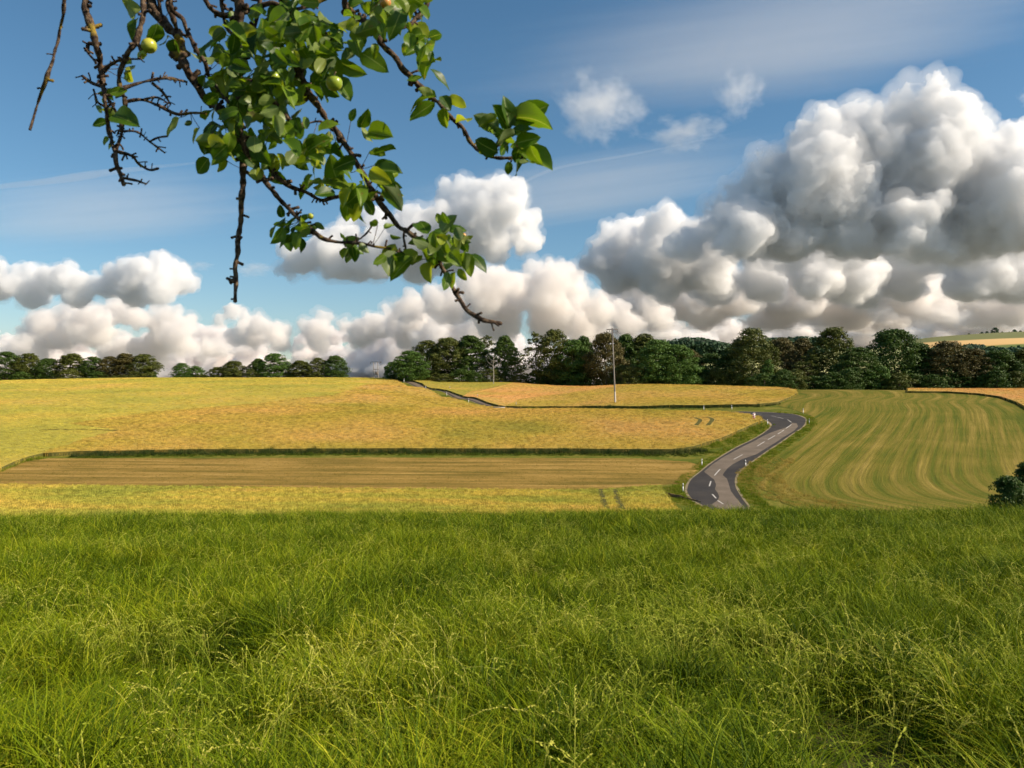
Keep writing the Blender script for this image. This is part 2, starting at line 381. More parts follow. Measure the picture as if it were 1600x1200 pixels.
# ------------------------------------------------------------------ field outlines (ground plan)
def wd(u, d): return ((u - 800) / F * d, d)
A_bot = [(67, 707), (120, 704), (300, 701), (600, 699.5), (900, 700), (1050, 701), (1085, 696), (1125, 684), (1155, 671), (1180, 660), (1192, 656)]
A_left = [(600, 597.5), (520, 617), (400, 630), (260, 641), (110, 662), (186, 671), (135, 684), (90, 699)]
crest = [wd(1188, 168), wd(1160, 174), wd(1100, 183), wd(1000, 193), wd(900, 208), wd(800, 227), wd(745, 243), wd(700, 262), wd(665, 288), wd(640, 318), wd(612, 352)]
A_left_xy = hits(A_left, .7); A_bot_xy = hits(A_bot, .7)
polyA = np.vstack([A_bot_xy, crest, A_left_xy])
L_bot_xy = hits([(-230, 775), (-90, 758), (0, 730), (25, 719), (45, 712), (67, 707)], .7)
polyL = np.vstack([L_bot_xy[:-1], A_bot_xy[:1], A_left_xy[::-1], [wd(612, 352), wd(600, 380), wd(585, 440)], [wd(200, 455), wd(-230, 470)]])
near_top = hits([(-230, 752), (0, 755), (300, 759), (700, 763), (900, 764), (1030, 757)], .6)
polyN = np.vstack([near_top, hits([(1042, 775), (1052, 790)], .4), [(15, 66), (-70, 60), (-80, 66)]])
polyB = np.vstack([hits([(-230, 790), (-120, 762), (0, 737), (40, 722), (75, 716.5), (200, 716.5), (600, 715.5), (1000, 717), (1075, 722), (1092, 727), (1093, 735), (1078, 748), (1068, 756), (1045, 757)]), near_top[::-1][1:] - [0, .4]])
crE = [wd(1243, 258), wd(1200, 285), wd(1100, 300), wd(960, 312)]
polyE = np.vstack([hits([(790, 634), (860, 634.5), (1000, 634.5), (1100, 633), (1180, 631.5), (1215, 628), (1235, 620), (1246, 613)], .6), crE, hits([(958, 604), (900, 612), (850, 618), (810, 624)], .7)])
polyD = np.vstack([hits([(724, 618), (760, 627), (790, 634), (810, 624), (850, 618), (900, 612), (958, 604)], .7)[::1], [wd(960, 312), wd(880, 335), wd(805, 345)], hits([(780, 603), (745, 609.5)], .7)])
polyC = np.vstack([hits([(640, 593.5), (660, 599), (690, 608), (724, 618), (745, 609.5), (780, 603)], .6), [wd(805, 345), wd(800, 372), wd(720, 385), wd(640, 392)]])
G_line = hits([(1418, 611.5), (1480, 612), (1530, 615), (1565, 620), (1590, 629), (1612, 642)], .5)
polyG = np.vstack([G_line, hits([(1700, 680)], .5), [wd(1800, 190), wd(1820, 268), wd(1420, 268)]])
F_left = hits([(1215, 775), (1190, 765), (1175, 748), (1180, 735), (1205, 718), (1235, 700), (1262, 680), (1272, 665), (1268, 650), (1240, 640), (1215, 634), (1240, 622), (1252, 612)])
polyF = np.vstack([[(33, 62)], hits([(1222, 786)]), F_left, [wd(1243, 262), wd(1300, 275), wd(1420, 270)], G_line - [0, .3], hits([(1695, 684)]), hits([(1790, 700)]), [(90, 62)]])

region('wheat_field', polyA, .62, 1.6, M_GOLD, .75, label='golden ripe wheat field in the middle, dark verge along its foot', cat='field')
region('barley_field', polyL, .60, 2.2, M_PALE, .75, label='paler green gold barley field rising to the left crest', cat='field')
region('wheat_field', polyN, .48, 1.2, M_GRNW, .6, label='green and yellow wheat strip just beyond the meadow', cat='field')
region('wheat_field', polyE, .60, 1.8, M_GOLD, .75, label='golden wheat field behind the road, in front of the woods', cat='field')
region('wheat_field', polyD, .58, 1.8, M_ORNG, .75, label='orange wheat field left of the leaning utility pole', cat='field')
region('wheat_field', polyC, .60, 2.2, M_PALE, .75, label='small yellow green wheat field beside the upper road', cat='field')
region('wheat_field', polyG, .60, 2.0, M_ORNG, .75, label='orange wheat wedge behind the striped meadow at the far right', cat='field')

# mown fields: hay lines carried by a per-vertex stripe coordinate
def mat_mown(name, cols, ns, ny, fine):
    m, nt = newmat(name); at_ = N(nt, 'ShaderNodeAttribute', attribute_name='stripe'); wp = worldpos(nt)
    sp = N(nt, 'ShaderNodeSeparateXYZ'); L(nt, at_.outputs['Vector'], sp.inputs[0])
    cb = N(nt, 'ShaderNodeCombineXYZ'); L(nt, math_n(nt, 'MULTIPLY', sp.outputs[0], ns), cb.inputs[0]); L(nt, math_n(nt, 'MULTIPLY', sp.outputs[1], ny), cb.inputs[1])
    s1 = noise_n(nt, cb.outputs[0], 1, 3, .55); s2 = noise_n(nt, cb.outputs[0], 3.1, 3, .6)
    b = noise_n(nt, wp, .09, 4, .6); c = noise_n(nt, wp, 3.0, 5, .75)
    f = math_n(nt, 'ADD', math_n(nt, 'MULTIPLY', s1, .46), math_n(nt, 'MULTIPLY', s2, .2))
    f = math_n(nt, 'ADD', f, math_n(nt, 'ADD', math_n(nt, 'MULTIPLY', b, .18), math_n(nt, 'MULTIPLY', c, .2)))
    col = ramp(nt, f, cols)
    g = noise_n(nt, wp, 9, 3, .8); col = mixc(nt, mrange(nt, g, .35, .75, 0, fine), col, (.05, .05, .015))
    surface(nt, col, .95, .08, bump=math_n(nt, 'ADD', c, math_n(nt, 'MULTIPLY', s2, 1.5)), bstr=.8, bdist=.14); return m
M_MOWN = mat_mown('mown_meadow', [(.40, (.08, .11, .006)), (.47, (.135, .14, .01)), (.53, (.20, .165, .02)), (.60, (.29, .215, .04)), (.68, (.42, .30, .075))], .5, .014, .6)
M_BROWN = mat_mown('cut_strip', [(.38, (.12, .10, .014)), (.47, (.24, .16, .03)), (.55, (.39, .24, .055)), (.65, (.54, .34, .10))], .6, .03, .6)
def stripe_attr(o, f):
    me = o.data; n = len(me.vertices); co = np.empty(n * 3, np.float32); me.vertices.foreach_get('co', co); co = co.reshape(-1, 3)
    s, t = f(co[:, 0].astype(float), co[:, 1].astype(float))
    a = me.attributes.new('stripe', 'FLOAT_VECTOR', 'POINT'); a.data.foreach_set('vector', np.stack([s, t, 0 * s], 1).astype(np.float32).ravel())
_g = smooth_line(hits([(1500, 790), (1440, 783), (1410, 770), (1393, 750), (1400, 725), (1420, 690), (1437, 655), (1440, 640), (1432, 628), (1452, 620), (1440, 612)]), 10)
_o = np.argsort(_g[:, 1]); _gyy, _gxx = _g[_o, 1], _g[_o, 0]
_gd = np.linspace(60, 300, 961); _gv = np.interp(_gd, _gyy, _gxx); _gv = np.convolve(np.pad(_gv, 16, 'edge'), np.ones(33) / 33, 'valid')
mown = region('mown_field', polyF, .05, 1.0, M_MOWN, 0, label='mown green and straw striped hay meadow right of the road', cat='field')
stripe_attr(mown, lambda x, y: (x - np.interp(y, _gd, _gv), y))
brown = region('mown_field', polyB, .05, 1.2, M_BROWN, 0, label='brown mown strip between the two wheat fields', cat='field')
stripe_attr(brown, lambda x, y: (y + .04 * x, x))

# ------------------------------------------------------------------ road
Ledge = hits([(1112, 797), (1098, 790), (1085, 783), (1076, 773), (1074, 764), (1080, 750), (1096, 737), (1118, 720), (1145, 703), (1173, 689), (1190, 679.5), (1203, 669.5), (1206, 664), (1201, 658.5), (1190, 654), (1160, 646.5)])
Redge = hits([(1180, 800), (1168, 790), (1158, 777), (1149, 760), (1150, 744), (1164, 729), (1188, 712), (1212, 696), (1235, 680), (1253, 668), (1258.5, 659), (1256, 653), (1238, 647.3), (1210, 645), (1160, 643.2)])
far_c = np.array([wd(1130, 187), wd(1050, 196), wd(950, 210), wd(850, 229), wd(765, 250), wd(705, 285), wd(648, 338), wd(612, 372), wd(570, 430), wd(520, 520)])
def resample(p, n):
    s = np.concatenate([[0], np.cumsum(np.linalg.norm(np.diff(p, axis=0), axis=1))]); t = np.linspace(0, s[-1], n)
    return np.stack([np.interp(t, s, p[:, 0]), np.interp(t, s, p[:, 1])], 1)
far_s = smooth_line(far_c, 8); tg = np.gradient(far_s, axis=0); tg /= np.linalg.norm(tg, axis=1)[:, None]
nl = np.stack([-tg[:, 1], tg[:, 0]], 1)            # left of travel (towards the camera side)
Lf, Rf = far_s + nl * 2.8, far_s - nl * 2.8
start = np.array([(24.5, 60), (24.5, 76)]); start2 = np.array([(30.5, 60), (30.5, 74)])
Lp = smooth_line(np.vstack([start, Ledge]), 6); Rp = smooth_line(np.vstack([start2, Redge]), 6)
Lp, Rp = resample(Lp, 130), resample(Rp, 130)
Lp, Rp = np.vstack([Lp, resample(Lf, 160)[1:]]), np.vstack([Rp, resample(Rf, 160)[1:]])
print('road join', Lp[128:132], Rp[128:132])
K = 7
def ribbon(Lp, Rp, off, K=7, ext=0.0):
    V = []
    for t in np.linspace(-ext, 1 + ext, K):
        p = Lp * (1 - t) + Rp * t; V.append(np.column_stack([p, hgt(p[:, 0], p[:, 1]) + off]))
    n = len(Lp); V = np.stack(V, 1).reshape(-1, 3); i = np.arange(n * K).reshape(n, K)
    Q = np.stack([i[:-1, :-1], i[:-1, 1:], i[1:, 1:], i[1:, :-1]], -1).reshape(-1, 4); return V, Q
def mat_asphalt(name, c1, c2, c3):
    m, nt = newmat(name); wp = worldpos(nt)
    a = noise_n(nt, wp, .35, 4, .6); b = noise_n(nt, wp, 18, 3, .7)
    col = ramp(nt, math_n(nt, 'ADD', math_n(nt, 'MULTIPLY', a, .75), math_n(nt, 'MULTIPLY', b, .25)), [(.35, c1), (.5, c2), (.65, c3)])
    surface(nt, col, .75, .35, bump=b, bstr=.3, bdist=.01); return m
M_ASPH = mat_asphalt('dark_asphalt', (.026, .020, .015), (.036, .028, .020), (.055, .043, .031))
M_ASPL = mat_asphalt('worn_asphalt', (.125, .095, .062), (.16, .12, .08), (.20, .152, .104))
M_GRAVEL = mat_asphalt('shoulder_gravel', (.16, .13, .06), (.26, .2, .1), (.34, .26, .14))
V, Q = ribbon(Lp, Rp, .035, 9, .055); tag(obj('road_shoulder', mesh_np('road_shoulder', V, Q, M_GRAVEL, True)), 'pale dusty gravel edge along the road', kind='structure')
V, Q = ribbon(Lp, Rp, .05); tag(obj('road', mesh_np('road', V, Q, M_ASPH, True)), 'winding country road of dark patched asphalt', kind='structure')
light = [(1238, 661), (1232, 667), (1222, 670.5), (1205, 676), (1190, 683), (1175, 691.5), (1150, 704), (1128, 716), (1112, 727), (1100, 738), (1108, 744), (1116, 750), (1119, 758), (1117, 765), (1121, 770), (1124, 777), (1121, 783), (1112, 789), (1125, 797), (1168, 797), (1160, 790), (1150, 779), (1142, 768), (1139, 758), (1136, 749), (1129, 743), (1137, 732), (1145, 726), (1160, 718), (1183, 710), (1202, 698), (1222, 685), (1240, 674), (1247, 667), (1245, 662)]
region('road_surface', hits(light), .056, .8, M_ASPL, 0, label='worn grey brown asphalt down the middle of the road')
far_l = smooth_line(far_c, 8)
V, Q = ribbon(resample(Lf, 160)[30:] * .85 + resample(Rf, 160)[30:] * .15, resample(Lf, 160)[30:] * .35 + resample(Rf, 160)[30:] * .65, .056, 4)
tag(obj('road_surface', mesh_np('road_surface', V, Q, M_ASPL, True)), 'worn asphalt on the upper road', kind='structure')
m, nt = newmat('road_paint'); surface(nt, ramp(nt, noise_n(nt, worldpos(nt), 6, 4, .7), [(.35, (.35, .32, .27)), (.5, (.55, .51, .45))]), .6, .3); M_PAINT = m
dashes = [((1183.5, 697.5), (1194.5, 690.5)), ((1200, 687.5), (1211, 681)), ((1215.5, 678.5), (1220.5, 675.5)), ((1221.5, 674.7), (1225, 672.3)), ((1228, 670), (1236.5, 664)), ((1230.5, 656), (1236.5, 660.5)), ((1206, 650.3), (1224, 654.6)),
          ((1146.5, 718.5), (1160, 711)), ((1116.5, 743.5), (1125, 734)), ((1108.3, 760.5), (1110.8, 752.5)), ((1113, 773), (1118.8, 779.6)), ((1121.5, 783), (1130, 788.5)), ((1170, 646.2), (1190, 647.6))]
for k, (a, b) in enumerate(dashes):
    a, b = np.array(hit(*a)), np.array(hit(*b)); t = (b - a) / np.linalg.norm(b - a); n = np.array([-t[1], t[0]]) * .085; pts = np.linspace(a, b, 8)
    V, Q = ribbon(pts + n, pts - n, .062, 2); tag(obj('road_marking', mesh_np('road_marking', V, Q, M_PAINT)), kind='structure')

# ------------------------------------------------------------------ plant protos for the uncountable stuff
class Pl(list):
    def __init__(s): super().__init__(); s.at = []
    def __iadd__(s, o): s.extend(o); return s
def blades(rng, n, rad, h, wdt, bend, seg=4, droop=0, fold=False):
    V, Q = Pl(), []
    for _ in range(n):
        r = rad * math.sqrt(rng.random()); t = rng.random() * 6.283; x0, y0 = r * math.cos(t), r * math.sin(t); rv = rng.random()
        hh = rng.uniform(*h) * rng.choice((1, 1, .7)); a = rng.random() * 6.283; be = rng.uniform(*bend) * hh; ww = rng.uniform(*wdt); f = rng.random() * 3.14
        wx, wy = math.cos(f) * ww / 2, math.sin(f) * ww / 2; k0 = len(V)
        for s in range(seg + 1):
            q = s / seg; dz = hh * (q - droop * q ** 3); o = be * q ** 2.2; k = (1 - q ** 2.5) + .08
            V += [(x0 + math.cos(a) * o - wx * k, y0 + math.sin(a) * o - wy * k, dz), (x0 + math.cos(a) * o + wx * k, y0 + math.sin(a) * o + wy * k, dz)]; V.at += [(rv, q, 0)] * 2
        Q += [(k0 + 2 * s, k0 + 2 * s + 1, k0 + 2 * s + 3, k0 + 2 * s + 2) for s in range(seg)]
    return V, Q
def proto(name, V, Q, mat):
    me = mesh_np(name, V, Q, mat)
    if getattr(V, 'at', None): a = me.attributes.new('blade', 'FLOAT_VECTOR', 'POINT'); a.data.foreach_set('vector', np.array(V.at, np.float32).ravel())
    return bpy.data.objects.new(name, me)
def wheat_tuft(rng, n, rad, h):
    V, Q = [], []
    for _ in range(n):
        r = rad * math.sqrt(rng.random()); t = rng.random() * 6.283; x0, y0 = r * math.cos(t), r * math.sin(t); hh = rng.uniform(*h)
        a = rng.random() * 6.283; o = rng.uniform(.02, .1); f = rng.random() * 3.14; dx, dy = math.cos(f), math.sin(f)
        for z0, z1, w0, w1, o0, o1 in ((0, .86, .005, .004, 0, .6), (.86, 1.0, .014, .012, .6, 1.3)):
            k = len(V); c, s = math.cos(a) * o, math.sin(a) * o
            V += [(x0 + c * o0 - dx * w0, y0 + s * o0 - dy * w0, hh * z0), (x0 + c * o0 + dx * w0, y0 + s * o0 + dy * w0, hh * z0), (x0 + c * o1 + dx * w1, y0 + s * o1 + dy * w1, hh * z1), (x0 + c * o1 - dx * w1, y0 + s * o1 - dy * w1, hh * z1)]
            Q.append((k, k + 1, k + 2, k + 3))
        k = len(V); b = rng.random() * 6.28; V += [(x0, y0, hh * .2), (x0 + .01, y0, hh * .25), (x0 + .09 * math.cos(b), y0 + .09 * math.sin(b), hh * .78), (x0 + .08 * math.cos(b), y0 + .08 * math.sin(b), hh * .8)]; Q.append((k, k + 1, k + 2, k + 3))
    return V, Q
rg = random.Random(5); rng = np.random.default_rng(7)
def crop_scatter(name, poly, cell, mat, h, label, n=34, rad=.45, far=None, mask=None):
    pr = [proto(f'{name}_tuft_{k}', *wheat_tuft(rg, n, rad, h), mat) for k in range(4)]
    p = scatter_pts(poly, cell, rng)
    if mask is not None: p = p[mask(p)]
    if far:
        keep = (p[:, 1] < far) | (rng.random(len(p)) < .4); p = p[keep]; 
    z = hgt(p[:, 0], p[:, 1]); n_ = len(p); big = np.where(p[:, 1] > (far or 1e9), 1.5, 1.0)
    rot = np.stack([rng.normal(0, .09, n_), rng.normal(0, .09, n_), rng.uniform(0, 6.28, n_)], 1)
    low = .5 + .5 * np.sin(p[:, 0] * .9 + 2 * np.sin(p[:, 1] * .23)) * np.sin(p[:, 1] * .7)
    sz = rng.normal(1, .11, n_) - .06 * low
    o = instancer(name, np.column_stack([p, z]), rot, np.stack([big, big, sz], 1), rng.integers(0, 4, n_), pr)
    tag(o, label, kind='stuff'); print(name, n_)
tram = [hits([(938, 764), (947, 795)], .5), hits([(960, 764), (972, 795)], .5)]
def seg_dist(p, a, b):
    d = b - a; t = np.clip(((p - a) @ d) / (d @ d), 0, 1); return np.linalg.norm(p - a - t[:, None] * d, axis=1)
trA = [smooth_line(hits(q, .7), 6) for q in ([(1085, 652), (1094, 656), (1088, 664)], [(1104, 651), (1113, 655), (1106, 664)])]
edge_shadeA = smooth_line(hits([(62, 671), (120, 670.3), (184, 672)], .7), 6)  # shaded crop edge at the ground step, drawn below as a dark ribbon
def maskN(p):
    k = np.ones(len(p), bool)
    for t in tram: k &= seg_dist(p, t[0], t[1]) > .28
    return k
def maskA(p):
    k = np.ones(len(p), bool)
    for l in trA + [edge_shadeA]:
        for a, b in zip(l[:-1], l[1:]): k &= seg_dist(p, a, b) > .6
    return k
crop_scatter('wheat_ears', polyA, .62, M_GOLD, (.68, .86), 'ripe ears of the golden middle field', far=205, mask=maskA)
crop_scatter('barley_ears', polyL, .75, M_PALE, (.66, .80), 'ears of the pale left field', far=190)
crop_scatter('young_wheat_ears', polyN, .42, M_GRNW, (.52, .68), 'ears of the green and yellow near strip', 30, .33, mask=maskN)
crop_scatter('wheat_ears', polyE, .85, M_GOLD, (.68, .84), 'ears of the golden field behind the road', 34, .6)
crop_scatter('wheat_ears', np.vstack([polyD]), .95, M_ORNG, (.66, .80), 'ears of the orange field', 34, .65)
crop_scatter('wheat_ears', polyC, 1.1, M_PALE, (.66, .80), 'ears of the small upper field', 30, .7)
crop_scatter('wheat_ears', polyG, .9, M_ORNG, (.66, .80), 'ears of the orange wedge', 30, .6)

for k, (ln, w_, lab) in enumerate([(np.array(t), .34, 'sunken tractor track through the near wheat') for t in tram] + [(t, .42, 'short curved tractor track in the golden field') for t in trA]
        + [(edge_shadeA, .38, 'dark strip painted for the shaded edge between the pale and golden crops'), (smooth_line(hits([(618, 610), (640, 617), (668, 626), (690, 632)], .7), 6), .3, 'faint track near the upper road'), (smooth_line(hits([(1230, 607), (1180, 612), (1120, 622)], .7), 6), .35, 'faint track in the field behind the road')]):
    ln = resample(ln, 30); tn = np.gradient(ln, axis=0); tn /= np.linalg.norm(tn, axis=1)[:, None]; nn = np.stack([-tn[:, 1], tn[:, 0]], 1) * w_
    V, Q = ribbon(ln + nn, ln - nn, (.50 if k < 2 else .66), 3); tag(obj('track', mesh_np('track', V, Q, M_STALK, True)), lab, kind='structure')  # the strip between the two crops is painted edge shade, not a track
def strip_scatter(name, line, width, per_m2, mat, h, label, bend=(.1, .5), n=26, rad=.3, side=None, kinds=5, wdt=(.012, .03)):
    """tufts either side of a ground-plan line (width = (from, to) measured to its left)"""
    pr = [proto(f'{name}_tuft_{k}', *blades(rg, n, rad, h, wdt, bend, 3), mat) for k in range(kinds)]
    line = np.asarray(line); P = []
    for a, b in zip(line[:-1], line[1:]):
        l = np.linalg.norm(b - a); t = (b - a) / max(l, 1e-6); nn = np.array([-t[1], t[0]]); m_ = rng.poisson(l * (width[1] - width[0]) * per_m2)
        P.append(a + t * rng.uniform(0, l, (m_, 1)) + nn * rng.uniform(width[0], width[1], (m_, 1)))
    p = np.vstack(P); n_ = len(p); s = rng.uniform(.6, 1.25, n_)
    clump = .7 + .5 * (np.sin(p[:, 0] * 1.3) * np.sin(p[:, 0] * .37 + 1) + .3)
    o = instancer(name, np.column_stack([p, hgt(p[:, 0], p[:, 1])]), np.stack([rng.normal(0, .12, n_), rng.normal(0, .12, n_), rng.uniform(0, 6.28, n_)], 1), np.stack([s, s, s * clump], 1), rng.integers(0, kinds, n_), pr)
    tag(o, label, kind='stuff'); return o
Ab = smooth_line(A_bot_xy[1:7], 6)
strip_scatter('weeds', Ab, (-2.9, .1), 6, M_WEED, (.5, .85), 'dark weeds along the foot of the golden field')
strip_scatter('weeds', Ab, (-4.4, -2.6), 5, M_GREENW, (.2, .42), 'low green grass below the dark weeds')
strip_scatter('verge_grass', smooth_line(A_bot_xy[6:], 6), (-2.8, 0), 4, M_VTUFT, (.25, .55), 'rough grass between the golden field and the road')
Eb = smooth_line(hits([(770, 631), (860, 634.5), (1000, 634.5), (1100, 633), (1180, 631.5), (1212, 628)], .6), 6)
strip_scatter('weeds', Eb, (-1.6, .1), 3.5, M_WEED, (.45, .85), 'dark weeds below the field behind the road')
strip_scatter('verge_grass', resample(smooth_line(Rp[20:128:6], 3), 60), (-2.2, -.35), 7, M_VTUFT, (.08, .28), 'bright green grass right of the road', n=40)
strip_scatter('verge_grass', resample(smooth_line(Lp[20:128:6], 3), 60), (.35, 1.8), 5, M_VTUFT, (.08, .3), 'grass left of the road', n=36)
strip_scatter('verge_grass', resample(Rp[130:], 60), (-3.4, -.4), 3, M_VTUFT, (.15, .5), 'grass beside the upper road')
strip_scatter('weeds', smooth_line(G_line, 5), (-.8, .3), 4, M_WEED, (.4, .8), 'weeds along the orange wedge')
strip_scatter('verge_grass', smooth_line(hits([(1310, 796), (1250, 784), (1200, 770), (1180, 750), (1184, 736), (1210, 716)]), 6), (-3.5, 2.5), 3.2, M_DRY, (.15, .38), 'dry straw grass right of the road bend')
strip_scatter('verge_grass', smooth_line(hits([(-120, 764), (0, 738), (40, 722), (75, 716)]), 6), (-.2, 1.6), 4, M_VTUFT, (.2, .5), 'green edge of the barley field')
strip_scatter('verge_grass', hits([(1048, 762), (1064, 790)]), (-3.2, .8), 7, M_VTUFT, (.15, .4), 'bright grass round the soil bank')
# short stubble over the mown fields
def sheet_scatter(name, poly, cell, mat, h, label, n=22, rad=.45, wdt=(.015, .03)):
    pr = [proto(f'{name}_tuft_{k}', *blades(rg, n, rad, h, wdt, (.3, 1.2), 2), mat) for k in range(4)]
    p = scatter_pts(poly, cell, rng); n_ = len(p); s = rng.uniform(.6, 1.3, n_)
    o = instancer(name, np.column_stack([p, hgt(p[:, 0], p[:, 1]) + .03]), np.stack([0 * s, 0 * s, rng.uniform(0, 6.28, n_)], 1), np.stack([s, s, s], 1), rng.integers(0, 4, n_), pr); tag(o, label, kind='stuff')
sheet_scatter('stubble', polyB, 1.1, M_STUB, (.05, .14), 'stubble of the brown strip')
# soil bank by the near wheat
bx, by = hit(1051, 777)
mb = MB(); _v = []
V = []; Q = []
for i in range(13):
    for j in range(9):
        a, b = i / 12, j / 8; x = bx - 1.6 + 4.2 * a - 1.0 * b; y = by + 3.2 - 7 * a + 1.3 * b
        V.append((x, y, hgt(x, y) + .03 + .28 * math.sin(b * 3.14) * math.sin(a * 3.14) ** .5 + .16 * noise.noise((x * 2, y * 2, 0))))
for i in range(12):
    for j in range(8): Q.append((i * 9 + j, i * 9 + j + 1, i * 9 + j + 10, i * 9 + j + 9))
m, nt = newmat('bare_soil'); f = noise_n(nt, worldpos(nt), 3, 6, .75)
surface(nt, ramp(nt, f, [(.35, (.13, .075, .035)), (.5, (.26, .16, .075)), (.65, (.42, .29, .14))]), .95, .1, bump=f, bstr=1, bdist=.2)
tag(obj('soil_bank', mesh_np('soil_bank', V, Q, m, True)), 'small brown soil bank beside the near wheat strip', kind='structure')

# ------------------------------------------------------------------ meadow grass in front
def culms(rng, n, rad, h):
    V, Q = [], []
    for _ in range(n):
        r = rad * math.sqrt(rng.random()); t = rng.random() * 6.283; x0, y0 = r * math.cos(t), r * math.sin(t); hh = rng.uniform(*h); a = rng.random() * 6.283
        be = rng.uniform(.1, .6) * hh; arc = rng.uniform(.1, .75); P = []
        for s in range(11):
            q = s / 10; o = be * q ** 3; z = hh * (q - arc * max(0, q - .55) ** 2 * 2.6); P.append(Vector((x0 + math.cos(a) * o, y0 + math.sin(a) * o, z)))
        wv = Vector((-math.sin(a), math.cos(a), 0)) * .0013; k0 = len(V)
        for p in P: V += [tuple(p - wv), tuple(p + wv)]
        Q += [(k0 + 2 * s, k0 + 2 * s + 1, k0 + 2 * s + 3, k0 + 2 * s + 2) for s in range(10)]
        for s in range(14):                                   # spikelets
            q = .72 + .28 * s / 13; i = min(int(q * 10), 9); p = P[i].lerp(P[i + 1], q * 10 - i); d = (P[i + 1] - P[i]).normalized()
            sd_ = Vector((rng.uniform(-1, 1), rng.uniform(-1, 1), rng.uniform(-.3, .6))).normalized(); d2 = (d + sd_ * .55).normalized(); ln = rng.uniform(.014, .026) ; nn = d2.cross(sd_).normalized() * .0036
            k = len(V); V += [tuple(p), tuple(p + d2 * ln * .5 + nn), tuple(p + d2 * ln), tuple(p + d2 * ln * .5 - nn)]; Q.append((k, k + 1, k + 2, k + 3))
    return V, Q
BLK = [(1.0, 8.5, .085, 0), (8.5, 19, .15, 1), (19, 50, .25, 2)]
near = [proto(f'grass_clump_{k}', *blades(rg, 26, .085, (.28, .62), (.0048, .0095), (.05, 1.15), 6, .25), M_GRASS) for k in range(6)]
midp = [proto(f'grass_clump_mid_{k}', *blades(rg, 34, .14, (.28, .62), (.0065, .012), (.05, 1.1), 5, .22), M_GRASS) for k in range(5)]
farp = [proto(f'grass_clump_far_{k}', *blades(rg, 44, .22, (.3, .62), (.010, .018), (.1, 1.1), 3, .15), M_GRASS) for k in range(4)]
def nz(x, y, s, o=0): return np.array([noise.noise((a * s + o, b * s, o)) for a, b in zip(x, y)])
holes = [(5.55, 3.65, .75, .45), (3.15, 9.6, .9, .6), (1.4, 9.2, .7, .4), (.6, 13.8, .6, .8), (3.4, 6.4, .35, .3), (-1.9, 6.0, .7, .4)]
holes = [((u - 800) / F * d, d, a, b, s) for u, d, a, b, s in ((1375, 4.35, .50, .62, .95), (1085, 6.7, .60, .55, .85), (1190, 6.5, .40, .5, .8), (1340, 5.2, .35, .5, .6), (822, 13.6, .45, 1.2, .7), (330, 6.4, 1.0, .6, .45), (90, 5.6, .5, .5, .5), (620, 8.3, .7, .7, .5), (480, 4.5, .4, .4, .4), (1000, 10.5, .8, .9, .45), (1290, 27, .8, 2, -.25))]
PP, RR, SS, II = [], [], [], []; lo_off = (0, 6, 11)
for y0, y1, cell, kind in BLK:
    gy_, gx_ = np.meshgrid(np.arange(y0, y1, cell), np.arange(-(y1 * .72 + 3), y1 * .72 + 3, cell), indexing='ij')
    k = np.abs(gx_) < gy_ * .72 + 2.5; x = gx_[k] + rng.uniform(-.5, .5, k.sum()) * cell; y = gy_[k] + rng.uniform(-.5, .5, k.sum()) * cell
    n1 = nz(x, y, .8, 3.3); n2 = nz(x, y, .35, 9.1); n3 = nz(x, y, 2.2, 5.0); hs = np.ones(len(x)); dn = np.ones(len(x))
    for hx, hy, a, b, s in holes:
        g = np.exp(-(((x - hx) / a) ** 2 + ((y - hy) / b) ** 2)); hs *= 1 - s * g * 1.3; dn *= 1 - np.clip(s, 0, 1) * g * 1.2
    dn = dn * np.clip(.86 + .5 * n3 + .3 * n1, .25, 1); m_ = rng.random(len(x)) < dn; x, y, n1, n2, n3, hs = (q[m_] for q in (x, y, n1, n2, n3, hs)); n_ = len(x)
    hz = np.clip(hs, .2, 1.5) * (1 + .40 * n1 + .30 * n2 + .42 * n3) * rng.uniform(.7, 1.2, n_)
    lean = np.clip(.04 + .35 * n2 + .4 * n1 + .35 * n3, 0, .5); la = 2.6 + 4.0 * nz(x, y, .4, 1.7) + 3 * n3
    PP.append(np.column_stack([x, y, hgt(x, y)])); RR.append(np.stack([lean * np.sin(la) * -1 + rng.normal(0, .1, n_), lean * np.cos(la) + rng.normal(0, .1, n_), rng.uniform(-3.1, 3.1, n_) * .999], 1))
    SS.append(np.stack([0 * hz + 1, 0 * hz + 1, hz], 1)); II.append(rng.integers(0, len((near, midp, farp)[kind]), n_) + (0, 6, 11)[kind])
